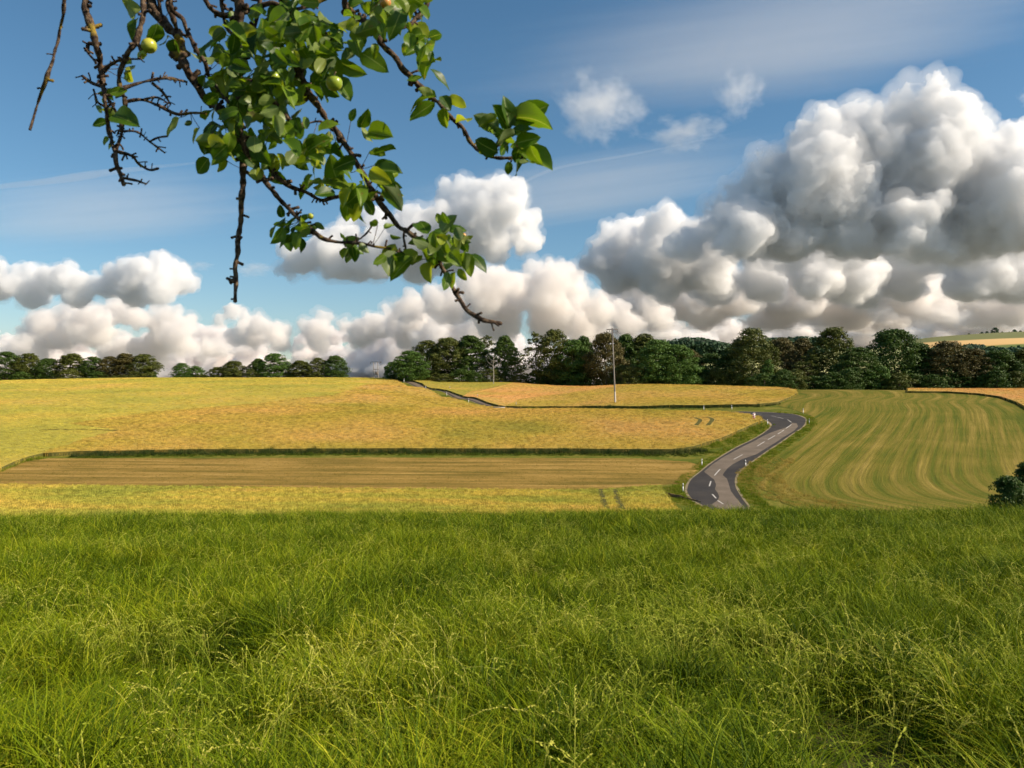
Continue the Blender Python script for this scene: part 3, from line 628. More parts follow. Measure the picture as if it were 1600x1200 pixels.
# instances are picked in name order: clump, clump_far, clump_mid
names = sorted([p.name for p in near + midp + farp]); order = {n: i for i, n in enumerate(names)}; flat = [p.name for p in near + midp + farp]
II = np.array([order[flat[i]] for i in np.concatenate(II)])
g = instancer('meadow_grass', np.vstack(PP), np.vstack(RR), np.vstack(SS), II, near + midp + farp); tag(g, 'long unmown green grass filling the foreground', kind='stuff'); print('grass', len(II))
sp1 = [proto(f'seed_stalks_{k}', *culms(rg, 8, .12, (.38, .72)), M_SEED) for k in range(7)]
P2, R2, S2 = [], [], []
for y0, y1, cell in ((1.2, 9, .21), (9, 20, .28), (20, 50, .42)):
    gy_, gx_ = np.meshgrid(np.arange(y0, y1, cell), np.arange(-(y1 * .72 + 3), y1 * .72 + 3, cell), indexing='ij')
    k = np.abs(gx_) < gy_ * .72 + 2.5; x = gx_[k] + rng.uniform(-.5, .5, k.sum()) * cell; y = gy_[k] + rng.uniform(-.5, .5, k.sum()) * cell
    n1 = nz(x, y, .7, 12.3); k = rng.random(len(x)) < np.clip(.40 + 1.2 * n1, .08, .9); x, y = x[k], y[k]; n_ = len(x); n2 = nz(x, y, .35, 9.1)
    P2.append(np.column_stack([x, y, hgt(x, y)])); R2.append(np.stack([rng.normal(0, .16, n_), rng.normal(.1, .16, n_) + .3 * n2, rng.uniform(0, 6.28, n_)], 1))
    s = rng.uniform(.75, 1.1, n_); wf = 1 + max(0, y0 - 5) * .03; S2.append(np.stack([s * wf, s * wf, s], 1))
P2, R2, S2 = map(np.vstack, (P2, R2, S2))
g = instancer('seed_heads', P2, R2, S2, rng.integers(0, 7, len(P2)), sp1); tag(g, 'pale arching seed stalks standing in the meadow grass', kind='stuff'); print('stalks', len(P2))
# ------------------------------------------------------------------ trees
def mat_leafmass(name, c, tr=.18):
    m, nt = newmat(name); wp = worldpos(nt); oi = N(nt, 'ShaderNodeObjectInfo')
    a = noise_n(nt, wp, .35, 3, .6); b = noise_n(nt, wp, 2.2, 2, .6)
    f = math_n(nt, 'ADD', math_n(nt, 'MULTIPLY', a, .6), math_n(nt, 'MULTIPLY', b, .4))
    surface(nt, ramp(nt, f, [(.32, c[0]), (.5, c[1]), (.68, c[2])]), .6, .25, transl=tr); return m
TM = dict(dark=mat_leafmass('dark_green_leaves', [(.034, .065, .010), (.055, .10, .013), (.09, .14, .018)]),
          olive=mat_leafmass('olive_leaves', [(.055, .075, .012), (.09, .105, .016), (.14, .145, .022)]),
          bright=mat_leafmass('fresh_green_leaves', [(.05, .10, .018), (.08, .15, .022), (.12, .20, .035)], .25),
          brown=mat_leafmass('brown_tinted_leaves', [(.06, .055, .016), (.10, .085, .022), (.15, .12, .03)]),
          hazy=mat_leafmass('far_haze_tinted_leaves', [(.03, .065, .035), (.045, .09, .04), (.07, .12, .05)]))  # bluish haze of distance is mixed into this leaf colour
m, nt = newmat('grey_bark'); surface(nt, ramp(nt, noise_n(nt, worldpos(nt, (1, 1, .3)), 3, 5, .7), [(.35, (.05, .04, .03)), (.6, (.14, .11, .08))]), .95, .1); M_BARK = m
m, nt = newmat('dead_wood'); surface(nt, ramp(nt, noise_n(nt, worldpos(nt), 3, 5, .7), [(.35, (.25, .22, .18)), (.6, (.5, .46, .4))]), .9, .1); M_DEAD = m
def crown_mesh(seed, H, W, base, nclump, per, lsz, shape='round'):
    """leaf clumps through an uneven crown of height H (from base) and width W"""
    r = np.random.default_rng(seed); cl = []
    lobes = [(np.array([r.normal() * W * .16, r.normal() * W * .16, base + (H - base) * r.uniform(.25, .8)]), r.uniform(.26, .42) * W) for _ in range(7)]
    lobes.append((np.array([0, 0, base + (H - base) * .55]), .42 * W))
    tries = 0
    while len(cl) < nclump and tries < 60000:
        tries += 1
        z = base + (H - base) * r.random(); t = (z - base) / (H - base)
        wr = {'round': math.sin(math.pi * min(1, (t * .93 + .05)) ** .72) ** .6, 'cone': (1 - t) * .9 + .12, 'tall': math.sin(math.pi * min(1, (t * .93 + .06)) ** .62) ** .55, 'bush': math.sqrt(max(0, 1 - t ** 2))}[shape] * W / 2
        a = r.random() * 6.283; rr = wr * r.random() ** .42; p = np.array([rr * math.cos(a), rr * math.sin(a), z])
        k = .5 + .5 * noise.noise((p[0] * 4 / W + seed, p[1] * 4 / W, p[2] * 5 / W + seed))
        if shape != 'cone' and min(np.linalg.norm((p - c) / np.array([1, 1, 1.1])) / q for c, q in lobes) > .95 + .55 * k: continue
        if k < .28 and rr > wr * .4: continue
        cl.append((p, W * r.uniform(.06, .125) * (1.15 - .3 * t)))
    cen = np.array([0, 0, base + (H - base) * .5]); P = []; Nn = []
    for p, cr in cl:
        n = int(per * r.uniform(.6, 1.3)); d = r.normal(size=(n, 3)); d[:, 2] = d[:, 2] * .8 + .35; d += (p - cen) / np.linalg.norm(p - cen + 1e-6) * .6
        d /= np.linalg.norm(d, axis=1)[:, None]; q = p + d * cr * r.uniform(.45, 1.15, (n, 1)) * [1.15, 1.15, .8]; P.append(q); nn = d + r.normal(size=(n, 3)) * .55; Nn.append(nn / np.linalg.norm(nn, axis=1)[:, None])
    P = np.vstack(P); Nn = np.vstack(Nn); n = len(P); u = np.cross(Nn, r.normal(size=(n, 3))); u /= np.linalg.norm(u, axis=1)[:, None]; v = np.cross(Nn, u)
    s = lsz * r.uniform(.6, 1.35, (n, 1)); V = np.stack([P - u * s * .6, P - v * s * .42, P + u * s * .6, P + v * s * .42], 1).reshape(-1, 3)
    return V, np.arange(n * 4).reshape(n, 4), cl
def limb_mesh(mb, seed, H, W, base, cl, r0, nb=9):
    r = np.random.default_rng(seed + 99); top = base + (H - base) * .72; P = [np.array([0, 0, -1.5])]; k = 9
    for i in range(1, k): t = i / (k - 1); P.append(np.array([W * .03 * math.sin(seed + t * 4), W * .03 * math.cos(seed * 2 + t * 3), top * t]))
    mb.tube(P, [r0 * (1 - .8 * i / (k - 1)) for i in range(k)], 7)
    pick = [cl[i] for i in r.choice(len(cl), min(nb, len(cl)), replace=False)]
    for p, cr in pick:
        z = max(base * .6, p[2] - np.linalg.norm(p[:2]) * .8); i = min(k - 1, max(1, int(z / top * (k - 1)))); a = P[i]; mid = (a + p) / 2 + [0, 0, -.05 * W]
        mb.tube([a, mid, p], [r0 * .35, r0 * .22, r0 * .08], 5)
TP = {}
def tree_proto(key, seed, H, W, base, ncl, per, lsz, shape='round', r0=.3):
    V, Q, cl = crown_mesh(seed, H, W, base, ncl, per, lsz, shape); mb = MB(); limb_mesh(mb, seed, H, W, base, cl, r0)
    fl = [np.concatenate(mb.Q)] + ([np.array(mb.T3)] if getattr(mb, 'T3', None) else [])
    TP[key] = (mesh_np(key + '_crown', V, Q, [None]), mesh_np(key + '_trunk', np.concatenate(mb.V), fl, [M_BARK], True), H, W)
for k, (s, H, W, b, nc, per, l, sh) in enumerate([(1, 18, 14, .6, 300, 60, .40, 'round'), (2, 18, 12, .5, 280, 60, .40, 'tall'), (3, 17, 15, 1.0, 310, 60, .40, 'round'), (4, 19, 11, .5, 270, 60, .40, 'tall'), (5, 16, 13, .4, 300, 60, .38, 'round')]):
    tree_proto('broad%d' % k, s, H, W, b, nc, per, l, sh)
tree_proto('thin0', 21, 18, 8, 4, 60, 40, .36, 'tall', .2); tree_proto('thin1', 22, 15, 7, 2, 55, 40, .36, 'tall', .16)
tree_proto('cone0', 31, 13, 7, .6, 120, 44, .3, 'cone', .2)
tree_proto('low0', 41, 8, 10, .3, 120, 46, .36, 'bush', .18); tree_proto('low1', 42, 7, 9, .2, 110, 46, .36, 'bush', .18)
_tm = {}
def add_tree(name, cat, proto, mat, u, vtop, wpx, d, label, group=None, zbase=None):
    cm, tmsh, H, W = TP[proto]; x = (u - 800) / F * d; zb = float(hgt(x, d)) if zbase is None else zbase; zt = -(vtop - 600) / F * d
    h = max(zt - zb, 1.5); sx = wpx / F * d / W * 1.08; sz = h / H * .985
    if mat == 'x': mat = 'dark'
    e = empty(name, (x, d, zb), (u * 12.9898) % 6.28); e.scale = (sx, sx, sz); tag(e, label, cat, group)
    c = obj('crown', cm, e); c.material_slots[0].link = 'OBJECT'; c.material_slots[0].material = TM[mat]; c.location = (0, 0, 0)
    t = obj('trunk', tmsh, e); return e
T = [ # u, top v, width px, distance, proto, tint, label
 (614, 566, 34, 360, 'low1', 'bright', 'low leafy tree just right of the twin power poles'),
 (640, 549, 60, 350, 'broad4', 'bright', 'rounded green tree at the left tip of the middle woods'),
 (668, 534, 60, 365, 'broad0', 'olive', 'olive tree rising behind the tip of the middle woods'),
 (700, 530, 64, 360, 'broad2', 'olive', 'broad olive tree behind the upper road'),
 (735, 524, 62, 362, 'broad3', 'dark', 'tallest tree of the clump above the upper road'),
 (760, 522, 34, 368, 'thin0', 'olive', 'thin crowned tree left of the bare dead tree'),
 (789, 526, 46, 358, 'broad1', 'dark', 'dark tree right of the bare dead tree'),
 (813, 553, 34, 362, 'thin1', 'olive', 'small thin tree in the gap of the middle woods'),
 (838, 517, 40, 350, 'thin0', 'olive', 'tall sparse tree with sky showing through, right of the gap'),
 (866, 518, 62, 350, 'broad0', 'olive', 'wide olive tree right of the sparse one'),
 (897, 532, 60, 346, 'broad4', 'bright', 'bright green rounded tree left of the leaning pole'),
 (912, 527, 40, 350, 'broad1', 'dark', 'dark tree peeping over the bright green one'),
 (946, 523, 62, 336, 'broad2', 'brown', 'brown olive tree right behind the leaning pole'),
 (978, 524, 50, 350, 'broad1', 'dark', 'dark green tree just right of the leaning pole'),
 (1006, 521, 56, 350, 'broad3', 'olive', 'olive tree topping the woods right of the pole'),
 (1028, 533, 74, 320, 'broad0', 'bright', 'big spreading green tree before the middle woods'),
 (1060, 540, 66, 318, 'broad4', 'bright', 'green tree with drooping right side above the wheat'),
 (1078, 549, 50, 350, 'broad2', 'brown', 'brownish tree in the saddle of the woods'),
 (1112, 553, 60, 330, 'broad4', 'dark', 'low dark tree in the saddle of the woods'),
 (1142, 545, 44, 330, 'broad1', 'dark', 'dark narrow tree left of the great oak'),
 (1174, 516, 76, 318, 'broad0', 'olive', 'great olive oak standing out above the bend of the road'),
 (1200, 562, 36, 300, 'cone0', 'bright', 'small bright conifer at the foot of the great oak'),
 (1222, 531, 60, 330, 'broad2', 'brown', 'brown tree right of the great oak'),
 (1252, 528, 54, 340, 'broad3', 'brown', 'reddish olive tree before the twin rounded giants'),
 (1300, 514, 76, 320, 'broad4', 'olive', 'tall olive round tree, first of the two giants'),
 (1262, 552, 46, 305, 'thin1', 'olive', 'thin pale tree below the first giant'),
 (1340, 545, 72, 300, 'broad0', 'dark', 'dark leafy tree between the two giants'),
 (1395, 518, 94, 312, 'broad2', 'dark', 'massive dark green tree, second of the two giants'),
 (1372, 572, 50, 295, 'low0', 'bright', 'small green tree at the foot of the second giant'),
 (1438, 538, 56, 310, 'broad1', 'dark', 'dark green tree on the right shoulder of the second giant'),
 (1480, 536, 84, 305, 'broad0', 'brown', 'wide brown tree right of the second giant'),
 (1520, 546, 66, 300, 'broad4', 'brown', 'brown tree with rusty side above the orange wedge'),
 (1562, 549, 70, 298, 'broad2', 'dark', 'dark tree before the last brown one at the right'),
 (1600, 545, 70, 300, 'broad3', 'olive', 'olive tree cut by the right edge of the photo'),
 (1655, 540, 80, 305, 'broad0', 'dark', 'dark tree beyond the right edge of the woods'),
 (-45, 549, 60, 440, 'broad2', 'dark', 'dark tree beyond the left edge of the fields'),
 (10, 551, 54, 440, 'broad0', 'dark', 'dark tree cut by the left edge of the photo'),
 (44, 553, 44, 440, 'broad4', 'olive', 'second tree of the left hedge, olive and round'),
 (76, 561, 40, 440, 'broad2', 'dark', 'lower tree in the dip of the left hedge'),
 (112, 552, 46, 440, 'broad3', 'olive', 'pointed olive tree in the middle of the left hedge'),
 (145, 558, 40, 440, 'broad4', 'dark', 'dark round tree right of the pointed one'),
 (172, 558, 38, 440, 'broad0', 'brown', 'brownish tree of the left hedge before its high end'),
 (196, 553, 42, 440, 'broad1', 'brown', 'highest brownish tree near the right end of the left hedge'),
 (226, 554, 46, 440, 'broad4', 'olive', 'last tree at the right end of the left hedge'),
 (284, 568, 32, 470, 'broad0', 'bright', 'small green tree standing first right of the hedge gap'),
 (306, 573, 32, 470, 'low0', 'bright', 'low green bushy tree beside the small first one'),
 (340, 574, 36, 470, 'low1', 'olive', 'flat bushy tree in the middle of the crest row'),
 (366, 565, 40, 470, 'broad2', 'olive', 'olive crest tree left of the tall pair'),
 (403, 561, 32, 470, 'broad1', 'dark', 'dark narrow crest tree touching the tall pair'),
 (430, 553, 48, 470, 'broad4', 'bright', 'tallest round tree on the left crest'),
 (470, 563, 38, 470, 'broad3', 'olive', 'olive crest tree right of the tallest round one'),
 (497, 560, 36, 470, 'broad0', 'olive', 'broken topped crest tree'),
 (524, 557, 40, 470, 'broad2', 'dark', 'dark tree ending the crest row at the right'),
]
for u, vt, wp_, d, pr, mt, lab in T: add_tree('broadleaf_tree' if pr[0] in 'bt' else 'conifer' if pr[0] == 'c' else 'small_tree', 'tree', pr, mt, u, vt, wp_, d, lab, 'trees on the skyline')
# dark scrub filling the feet of the woods
rr_ = random.Random(11)
ORD = 'first second third fourth fifth sixth seventh eighth ninth tenth eleventh twelfth thirteenth fourteenth fifteenth sixteenth seventeenth eighteenth nineteenth twentieth'.split()
def row(us, d0, vt, grp, lab, mats, w=34):
    us = list(us)
    for i, u in enumerate(us):
        mt = rr_.choice(mats); lab2 = f"{ORD[i]} scrub bush from the left {lab}"
        add_tree('bush', 'bush', rr_.choice(['low0', 'low1']), mt, u + rr_.uniform(-4, 4), vt + rr_.uniform(-7, 7), w * rr_.uniform(.9, 1.3), d0 + rr_.uniform(-6, 6), lab2, grp)
row(range(622, 830, 24), 352, 580, 'scrub at the foot of the middle woods', 'under the woods above the upper road', ['dark', 'dark', 'olive'], 38)
row(range(840, 960, 24), 350, 578, 'scrub left of the pole', 'under the woods left of the leaning pole', ['dark', 'olive', 'dark'], 40)
row(range(968, 1190, 25), 322, 578, 'scrub behind the golden field', 'under the woods right of the leaning pole', ['dark', 'dark', 'olive'], 40)
row(range(1195, 1680, 26), 292, 583, 'scrub behind the mown meadow', 'under the woods behind the mown meadow', ['dark', 'dark', 'dark', 'olive'], 42)
row(range(-60, 245, 24), 436, 582, 'scrub of the left hedge', 'under the hedge at the far left', ['dark', 'olive'], 32)
row(range(290, 535, 26), 466, 583, 'scrub of the crest row', 'between the crest trees left of the twin poles', ['dark', 'olive'], 28)
# bare dead tree
mb = MB(); mb.tube([(0, 0, -1), (.1, 0, 5), (-.1, .1, 9), (.1, 0, 12.5)], [.17, .14, .09, .03], 7)
for z, a, l in ((7, 0, 3.2), (8, 3.3, 3.0), (9.5, .5, 2.4), (10, 2.8, 2.2), (6, 2.6, 2.3), (11, 1, 1.2)):
    c = math.cos(a); mb.tube([(0, 0, z), (c * l * .6, math.sin(a) * .6, z + l * .45), (c * l, math.sin(a), z + l * 1.1)], [.07, .05, .015], 5)
x, d = (771 - 800) / F * 335, 335; sn = mb.build('dead_tree', M_DEAD, smooth=True); sn.location = (x, d, float(hgt(x, d))); sn.scale = (1.1, 1.1, 1.0)
tag(sn, 'bare whitish dead tree standing before the middle woods', 'tree')
# hills and woods far behind
def hill(name, label, pts, d, depth, mat, zlow=-30):
    P = smooth_line(pts, 8); V = []; n = len(P)
    for k, (u, v) in enumerate(P):
        x = (u - 800) / F * d; z = -(v - 600) / F * d
        for j in range(9):
            t = j / 8; V.append((x * (1 - .25 * (1 - t)), d - depth * (1 - t), zlow + (z - zlow) * math.sin(t * 1.5708) ** 1.2))
        V.append((x * 1.2, d + depth, zlow))
    i = np.arange(n * 10).reshape(n, 10); Q = np.stack([i[:-1, :-1], i[1:, :-1], i[1:, 1:], i[:-1, 1:]], -1).reshape(-1, 4)
    o = obj(name, mesh_np(name, V, Q, mat, True)); tag(o, label, kind='structure'); return o
m, nt = newmat('far_fields'); wp = worldpos(nt, (.0016, .0016, .03)); f = noise_n(nt, wp, 3, 2, .5)
sp = N(nt, 'ShaderNodeSeparateXYZ'); L(nt, N(nt, 'ShaderNodeNewGeometry').outputs['Position'], sp.inputs[0])
hh = math_n(nt, 'SUBTRACT', sp.outputs[2], math_n(nt, 'MULTIPLY', sp.outputs[0], .045)); hh = math_n(nt, 'ADD', hh, math_n(nt, 'MULTIPLY', f, 8))
col = ramp(nt, mrange(nt, hh, 20, 80), [(.0, (.12, .16, .05)), (.28, (.14, .17, .05)), (.33, (.62, .40, .16)), (.52, (.64, .42, .18)), (.56, (.17, .18, .07)), (1, (.19, .19, .08))])
surface(nt, col, .95, .1); M_FAR = m
hill('hill', 'distant hill with an orange field behind the right woods', [(1280, 572), (1340, 552), (1400, 537), (1440, 529), (1500, 524), (1550, 521), (1600, 519), (1680, 516), (1800, 520), (2000, 540)], 1900, 700, M_FAR)
m, nt = newmat('far_meadow'); surface(nt, ramp(nt, noise_n(nt, worldpos(nt), .01, 3), [(.4, (.30, .32, .14)), (.6, (.42, .40, .18))]), .95, .1)
hill('hill', 'pale far meadow seen through the saddle of the woods', [(1020, 562), (1080, 552), (1120, 547), (1160, 546), (1250, 548), (1400, 545), (1500, 560)], 1300, 400, m)
def far_wood(name, label, u0, u1, vt, vb, d, n, seed, mat='hazy', sz=1.3):
    r = np.random.default_rng(seed); P = []
    for _ in range(n):
        u = r.uniform(u0, u1); top = np.interp(u, [p[0] for p in vt], [p[1] for p in vt]) + r.uniform(0, 1) ** 2 * (vb - vt[0][1]) * .8; dd = d + r.uniform(-30, 60)
        R_ = r.uniform(5.5, 9.5) * sz; c = np.array([(u - 800) / F * dd, dd, -(top - 600) / F * dd - R_]); k = 150
        dv = r.normal(size=(k, 3)); dv[:, 2] = np.abs(dv[:, 2]) * 1.0 - .2; dv /= np.linalg.norm(dv, axis=1)[:, None]; P.append(np.column_stack([c + dv * R_ * r.uniform(.7, 1.05, (k, 1)), dv]))
    P = np.vstack(P); q, nn = P[:, :3], P[:, 3:] + r.normal(size=(len(P), 3)) * .5; nn /= np.linalg.norm(nn, axis=1)[:, None]
    a = np.cross(nn, r.normal(size=nn.shape)); a /= np.linalg.norm(a, axis=1)[:, None]; b = np.cross(nn, a); s = r.uniform(.9, 1.8, (len(q), 1)) * sz
    V = np.stack([q - a * s, q - b * s, q + a * s, q + b * s], 1).reshape(-1, 3)
    tag(obj(name, mesh_np(name, V, np.arange(len(V)).reshape(-1, 4), TM[mat])), label, kind='stuff')
far_wood('far_woods', 'far wooded hill seen over the saddle of the woods', 1035, 1150, [(1035, 536), (1060, 528), (1085, 526), (1110, 531), (1150, 538)], 556, 1150, 110, 3)
far_wood('far_woods', 'far wooded ridge between the oak and the giants', 1150, 1300, [(1150, 532), (1215, 527), (1260, 525), (1300, 530)], 556, 1150, 110, 4)
far_wood('far_woods', 'band of far woods below the distant hill', 1425, 1700, [(1425, 552), (1450, 543), (1490, 537), (1530, 538), (1560, 542), (1600, 541), (1700, 536)], 585, 900, 230, 5)
for k, (u, v, s, lab) in enumerate(((1506, 526, 3, 'tiny lone tree at the left of the hilltop row'), (1514, 524.5, 5, 'small flat topped tree second in the hilltop row'), (1534, 524, 7, 'round bush left of the hilltop pair'), (1542, 523, 7, 'round bush right of the hilltop pair'),
                                    (1555, 521, 12, 'largest dark tree on the distant hilltop'), (1566, 522, 5, 'small bush just right of the largest hilltop tree'), (1577, 522, 5, 'low bush in the right part of the hilltop'), (1585, 521, 8, 'wide low bush on the hilltop'), (1594, 521, 6, 'last bush on the hilltop by the photo edge'))):
    zb = -(v + 1.8 - 600) / F * 1890; add_tree('bush', 'bush', 'low0' if k % 2 else 'low1', 'hazy', u, v - s * .75, s, 1890, lab, 'bushes on the distant hilltop', zbase=zb)
# bush just past the meadow crest at the right edge
def near_bush(u, vt, wpx, d, label, seed, mat='dark'):
    x = (u - 800) / F * d; zb = float(hgt(x, d)) - .1; H = -(vt - 600) / F * d - zb; W = wpx / F * d
    V, Q, cl = crown_mesh(seed, H, W, .02, 260, 70, .075, 'bush'); mb = MB(); limb_mesh(mb, seed, H, W, .3, cl, .05, 14)
    e = empty('bush', (x, d, zb)); tag(e, label, 'bush'); obj('crown', mesh_np('crown', V, Q, TM[mat]), e); mb.build('trunk', M_BARK, e, True)
near_bush(1578, 748, 74, 40, 'small dark leafy bush at the right edge of the meadow crest', 51)
near_bush(1608, 722, 66, 42, 'taller dark bush cut by the right edge, behind the small one', 52)

# ------------------------------------------------------------------ poles and wires
def flatmat(name, c, r=.7, s=.3):
    m, nt = newmat(name); f = noise_n(nt, worldpos(nt), 5, 4, .7); surface(nt, ramp(nt, f, [(.35, tuple(x * .8 for x in c)), (.6, c)]), r, s); return m
M_CONC = flatmat('pole_concrete', (.27, .24, .21)); M_DARKM = flatmat('weathered_steel', (.16, .14, .13)); M_WHITE = flatmat('white_plastic', (.8, .78, .74), .4, .5); M_BLACK = flatmat('black_band', (.02, .02, .02), .5)
M_REFL = flatmat('reflector', (.75, .75, .75), .2, .8); M_RED = flatmat('red_paint', (.55, .06, .05), .5); M_WIRE = flatmat('wire_metal', (.10, .10, .10)); M_RAIL = flatmat('galvanised_rail', (.50, .48, .44), .5, .5); M_PALE = flatmat('pale_pole_foot', (.62, .56, .48))
def wire(parent, a, b, sag, r=.012, n=14):
    a, b = np.array(a, float), np.array(b, float); mb = MB(); P = [a + (b - a) * t - np.array([0, 0, sag * 4 * t * (1 - t)]) for t in np.linspace(0, 1, n)]
    mb.tube(P, r, 4, False); o = mb.build('wire', M_WIRE, parent); return o
dp = 232; base = at(961.5, 602.5, dp); zt = at(956.5, 513, dp); base.z = float(hgt(base.x, dp)); ax = zt - base
e = empty('utility_pole', tuple(base)); tag(e, 'slightly leaning concrete utility pole with a crossarm in the golden field', 'utility pole')
mb = MB(); mb.tube([tuple(ax * t) for t in (-.05, 0, .26, .6, 1)], [.27, .26, .23, .19, .15], 12); mb.build('pole', M_CONC, e, True)
mb = MB(); mb.tube([(0, 0, -.3), tuple(ax * .17)], [.285, .265], 12, False); mb.build('pole_foot', M_PALE, e, True)
mb = MB(); mb.box(tuple(ax * .985), (1.65, .10, .11)); mb.build('crossarm', M_DARKM, e)
mb = MB(); mb.tube([tuple(ax * .84), tuple(ax * 1.0)], [.22, .2], 10); mb.build('pole_head', M_DARKM, e, True)
ins = []
for dx in (-1.55, -.75, 1.55):
    mb = MB(); p = ax * .985 + Vector((dx, 0, -.1)); mb.tube([tuple(p), tuple(p - Vector((0, 0, .2))), tuple(p - Vector((0, 0, .25))), tuple(p - Vector((0, 0, .6)))], [.03, .03, .09, .07], 8); mb.build('insulator', M_DARKM, e, True); ins.append(p - Vector((0, 0, .65)))
for p, vv in zip(ins, (527, 531, 529)):
    q = at(1240, vv, 380) - base; wire(e, p, q, 2.0)
for p in ins: wire(e, p, tuple(at(585, 570, 400) - base), 3.0, .010)
dt = 398
e2 = empty('twin_power_pole', tuple(at(588, 592, dt))); tag(e2, 'pair of linked power poles on the skyline left of the middle woods', 'utility pole')
P0 = at(588, 592, dt)
for du, top, lean in ((-3.0, 565.5, -1.6), (3.5, 565.5, -1.6)):
    a = at(588 + du, 596, dt) - P0; b = at(588 + du + lean, top, dt) - P0; mb = MB(); mb.tube([tuple(a), tuple(b)], [.24, .16], 8); mb.build('pole', M_CONC, e2, True)
    mb = MB(); mb.box(tuple(b), (1.9 if du > 0 else 1.1, .1, .1)); mb.build('crossarm', M_DARKM, e2)
for u, v in ((579, 567), (586, 567.5), (593.5, 567), (595, 566)):
    p = at(u, v, dt) - P0; mb = MB(); mb.tube([tuple(p + Vector((0, 0, .4))), tuple(p), tuple(p - Vector((0, 0, .35)))], [.06, .16, .1], 6); mb.build('insulator', M_DARKM, e2, True)
mb = MB(); mb.box(tuple(at(588, 577, dt) - P0), (1.5, .12, .12)); mb.box(tuple(at(588.5, 583, dt) - P0), (.55, .5, .8)); mb.build('transformer', M_DARKM, e2)

# ------------------------------------------------------------------ road posts, chevron sign, rail
def marker_post(name='marker_post'):
    e = empty(name, (0, 0, 0)); V = []; sec = [(-.06, -.05), (.06, -.05), (.03, .06), (-.03, .06)]
    def seg(z0, z1, k, sl=0.0):
        mb = MB(); v = [(x * k, y * k, z0) for x, y in sec] + [(x * k, y * k, z1 + (sl * (y + .05) / .11)) for x, y in sec]; mb.add(v, [(0, 1, 5, 4), (1, 2, 6, 5), (2, 3, 7, 6), (3, 0, 4, 7), (4, 5, 6, 7), (3, 2, 1, 0)]); return mb
    seg(0, .70, 1.0).build('post_body', M_WHITE, e); seg(.68, .90, 1.05).build('black_band', M_BLACK, e); seg(.88, 1.0, 1.0, .06).build('post_cap', M_WHITE, e)
    mb = MB(); mb.box((0, -.057, .79), (.026, .004, .07)); mb.build('reflector', M_REFL, e); return e
mp = marker_post(); posts = [  # u, v of the foot, scale, facing, label
 (1067, 768.5, 1.0, 0, 'white marker post with black band nearest the camera, left of the road'),
 (1096.5, 728, 1.0, 0, 'marker post at the corner where dark verge meets the road'),
 (1165, 730, 1.0, .3, 'all white looking post on the right verge of the road'),
 (1199.5, 664, 1.05, 0, 'marker post on the inside of the upper road bend'),
 (1255, 646, 1.05, 0, 'marker post behind the outside of the upper bend'),
 (1264.5, 662, 1.0, 3.14, 'dark backed post on the outer right of the bend'),
 (1143.5, 640, 1.1, 0, 'short post in the weeds behind the bend'),
 (1099.5, 641, 1.1, 0, 'post peeping over the golden field left of the bend'),
 (806.5, 635, 1.3, 0, 'marker post right of the small rail on the upper road'),
 (746, 622, 1.3, 0, 'marker post in the grass right of the upper road'),
 (703, 609, 1.3, 0, 'marker post far up the right of the upper road'),
 (732, 629.5, 1.3, .2, 'white post low on the left edge of the upper road'),
 (698, 618.5, 1.3, .2, 'white post midway on the left edge of the upper road'),
 (665, 607.5, 1.4, .2, 'white post high on the left edge of the upper road'),
 (631, 597.5, 1.5, .2, 'last white post where the upper road leaves sight')]
def copy_tree(o, parent=None):
    c = o.copy(); COL.objects.link(c); c.parent = parent
    for ch in list(o.children): copy_tree(ch, c)
    return c
for k, (u, v, s, a, lab) in enumerate(posts):
    o = mp if k == 0 else copy_tree(mp)
    x, y = hit(u, v); o.location = (x, y, float(hgt(x, y)) - .02); o.scale = (s * 1.15, s * 1.15, s); o.rotation_euler = (R(rr_.uniform(-3, 3)), R(rr_.uniform(-4, 4)), a); tag(o, lab, 'marker post', 'marker posts along the road')
x, y = hit(1178, 656.5, .3); e = empty('curve_sign', (x, y, float(hgt(x, y)))); tag(e, 'red and white striped warning board at the inside of the bend', 'road sign')
mb = MB(); mb.tube([(0, .04, 0), (0, .04, 1.9)], .035, 8); mb.build('sign_post', M_RAIL, e)
mb = MB(); mb.box((0, 0, 1.15), (.27, .015, .62)); mb.build('board', M_WHITE, e)
mb = MB()
for z in (.72, 1.15, 1.58):
    mb.add([(-.25, -.018, z - .20), (.25, -.018, z - .02), (.25, -.018, z + .16), (-.25, -.018, z - .02)], [(0, 1, 2, 3)])
mb.build('red_stripes', M_RED, e)
x, y = hit(779.5, 637, .9); y += 1.5; e = empty('guard_rail', (x, y, float(hgt(x, y)))); tag(e, 'short pale guard rail where the upper road dips from sight', 'guard rail')
for i in range(5): mb = MB(); mb.box((-1.4 + i * .7 * 1.0, .05, .45), (.04, .04, .55)); mb.build('rail_post', M_RAIL, e)
mb = MB(); mb.box((0, 0, .95), (1.7, .03, .10)); mb.box((0, 0, .60), (1.7, .03, .07)); mb.build('rail', M_RAIL, e)
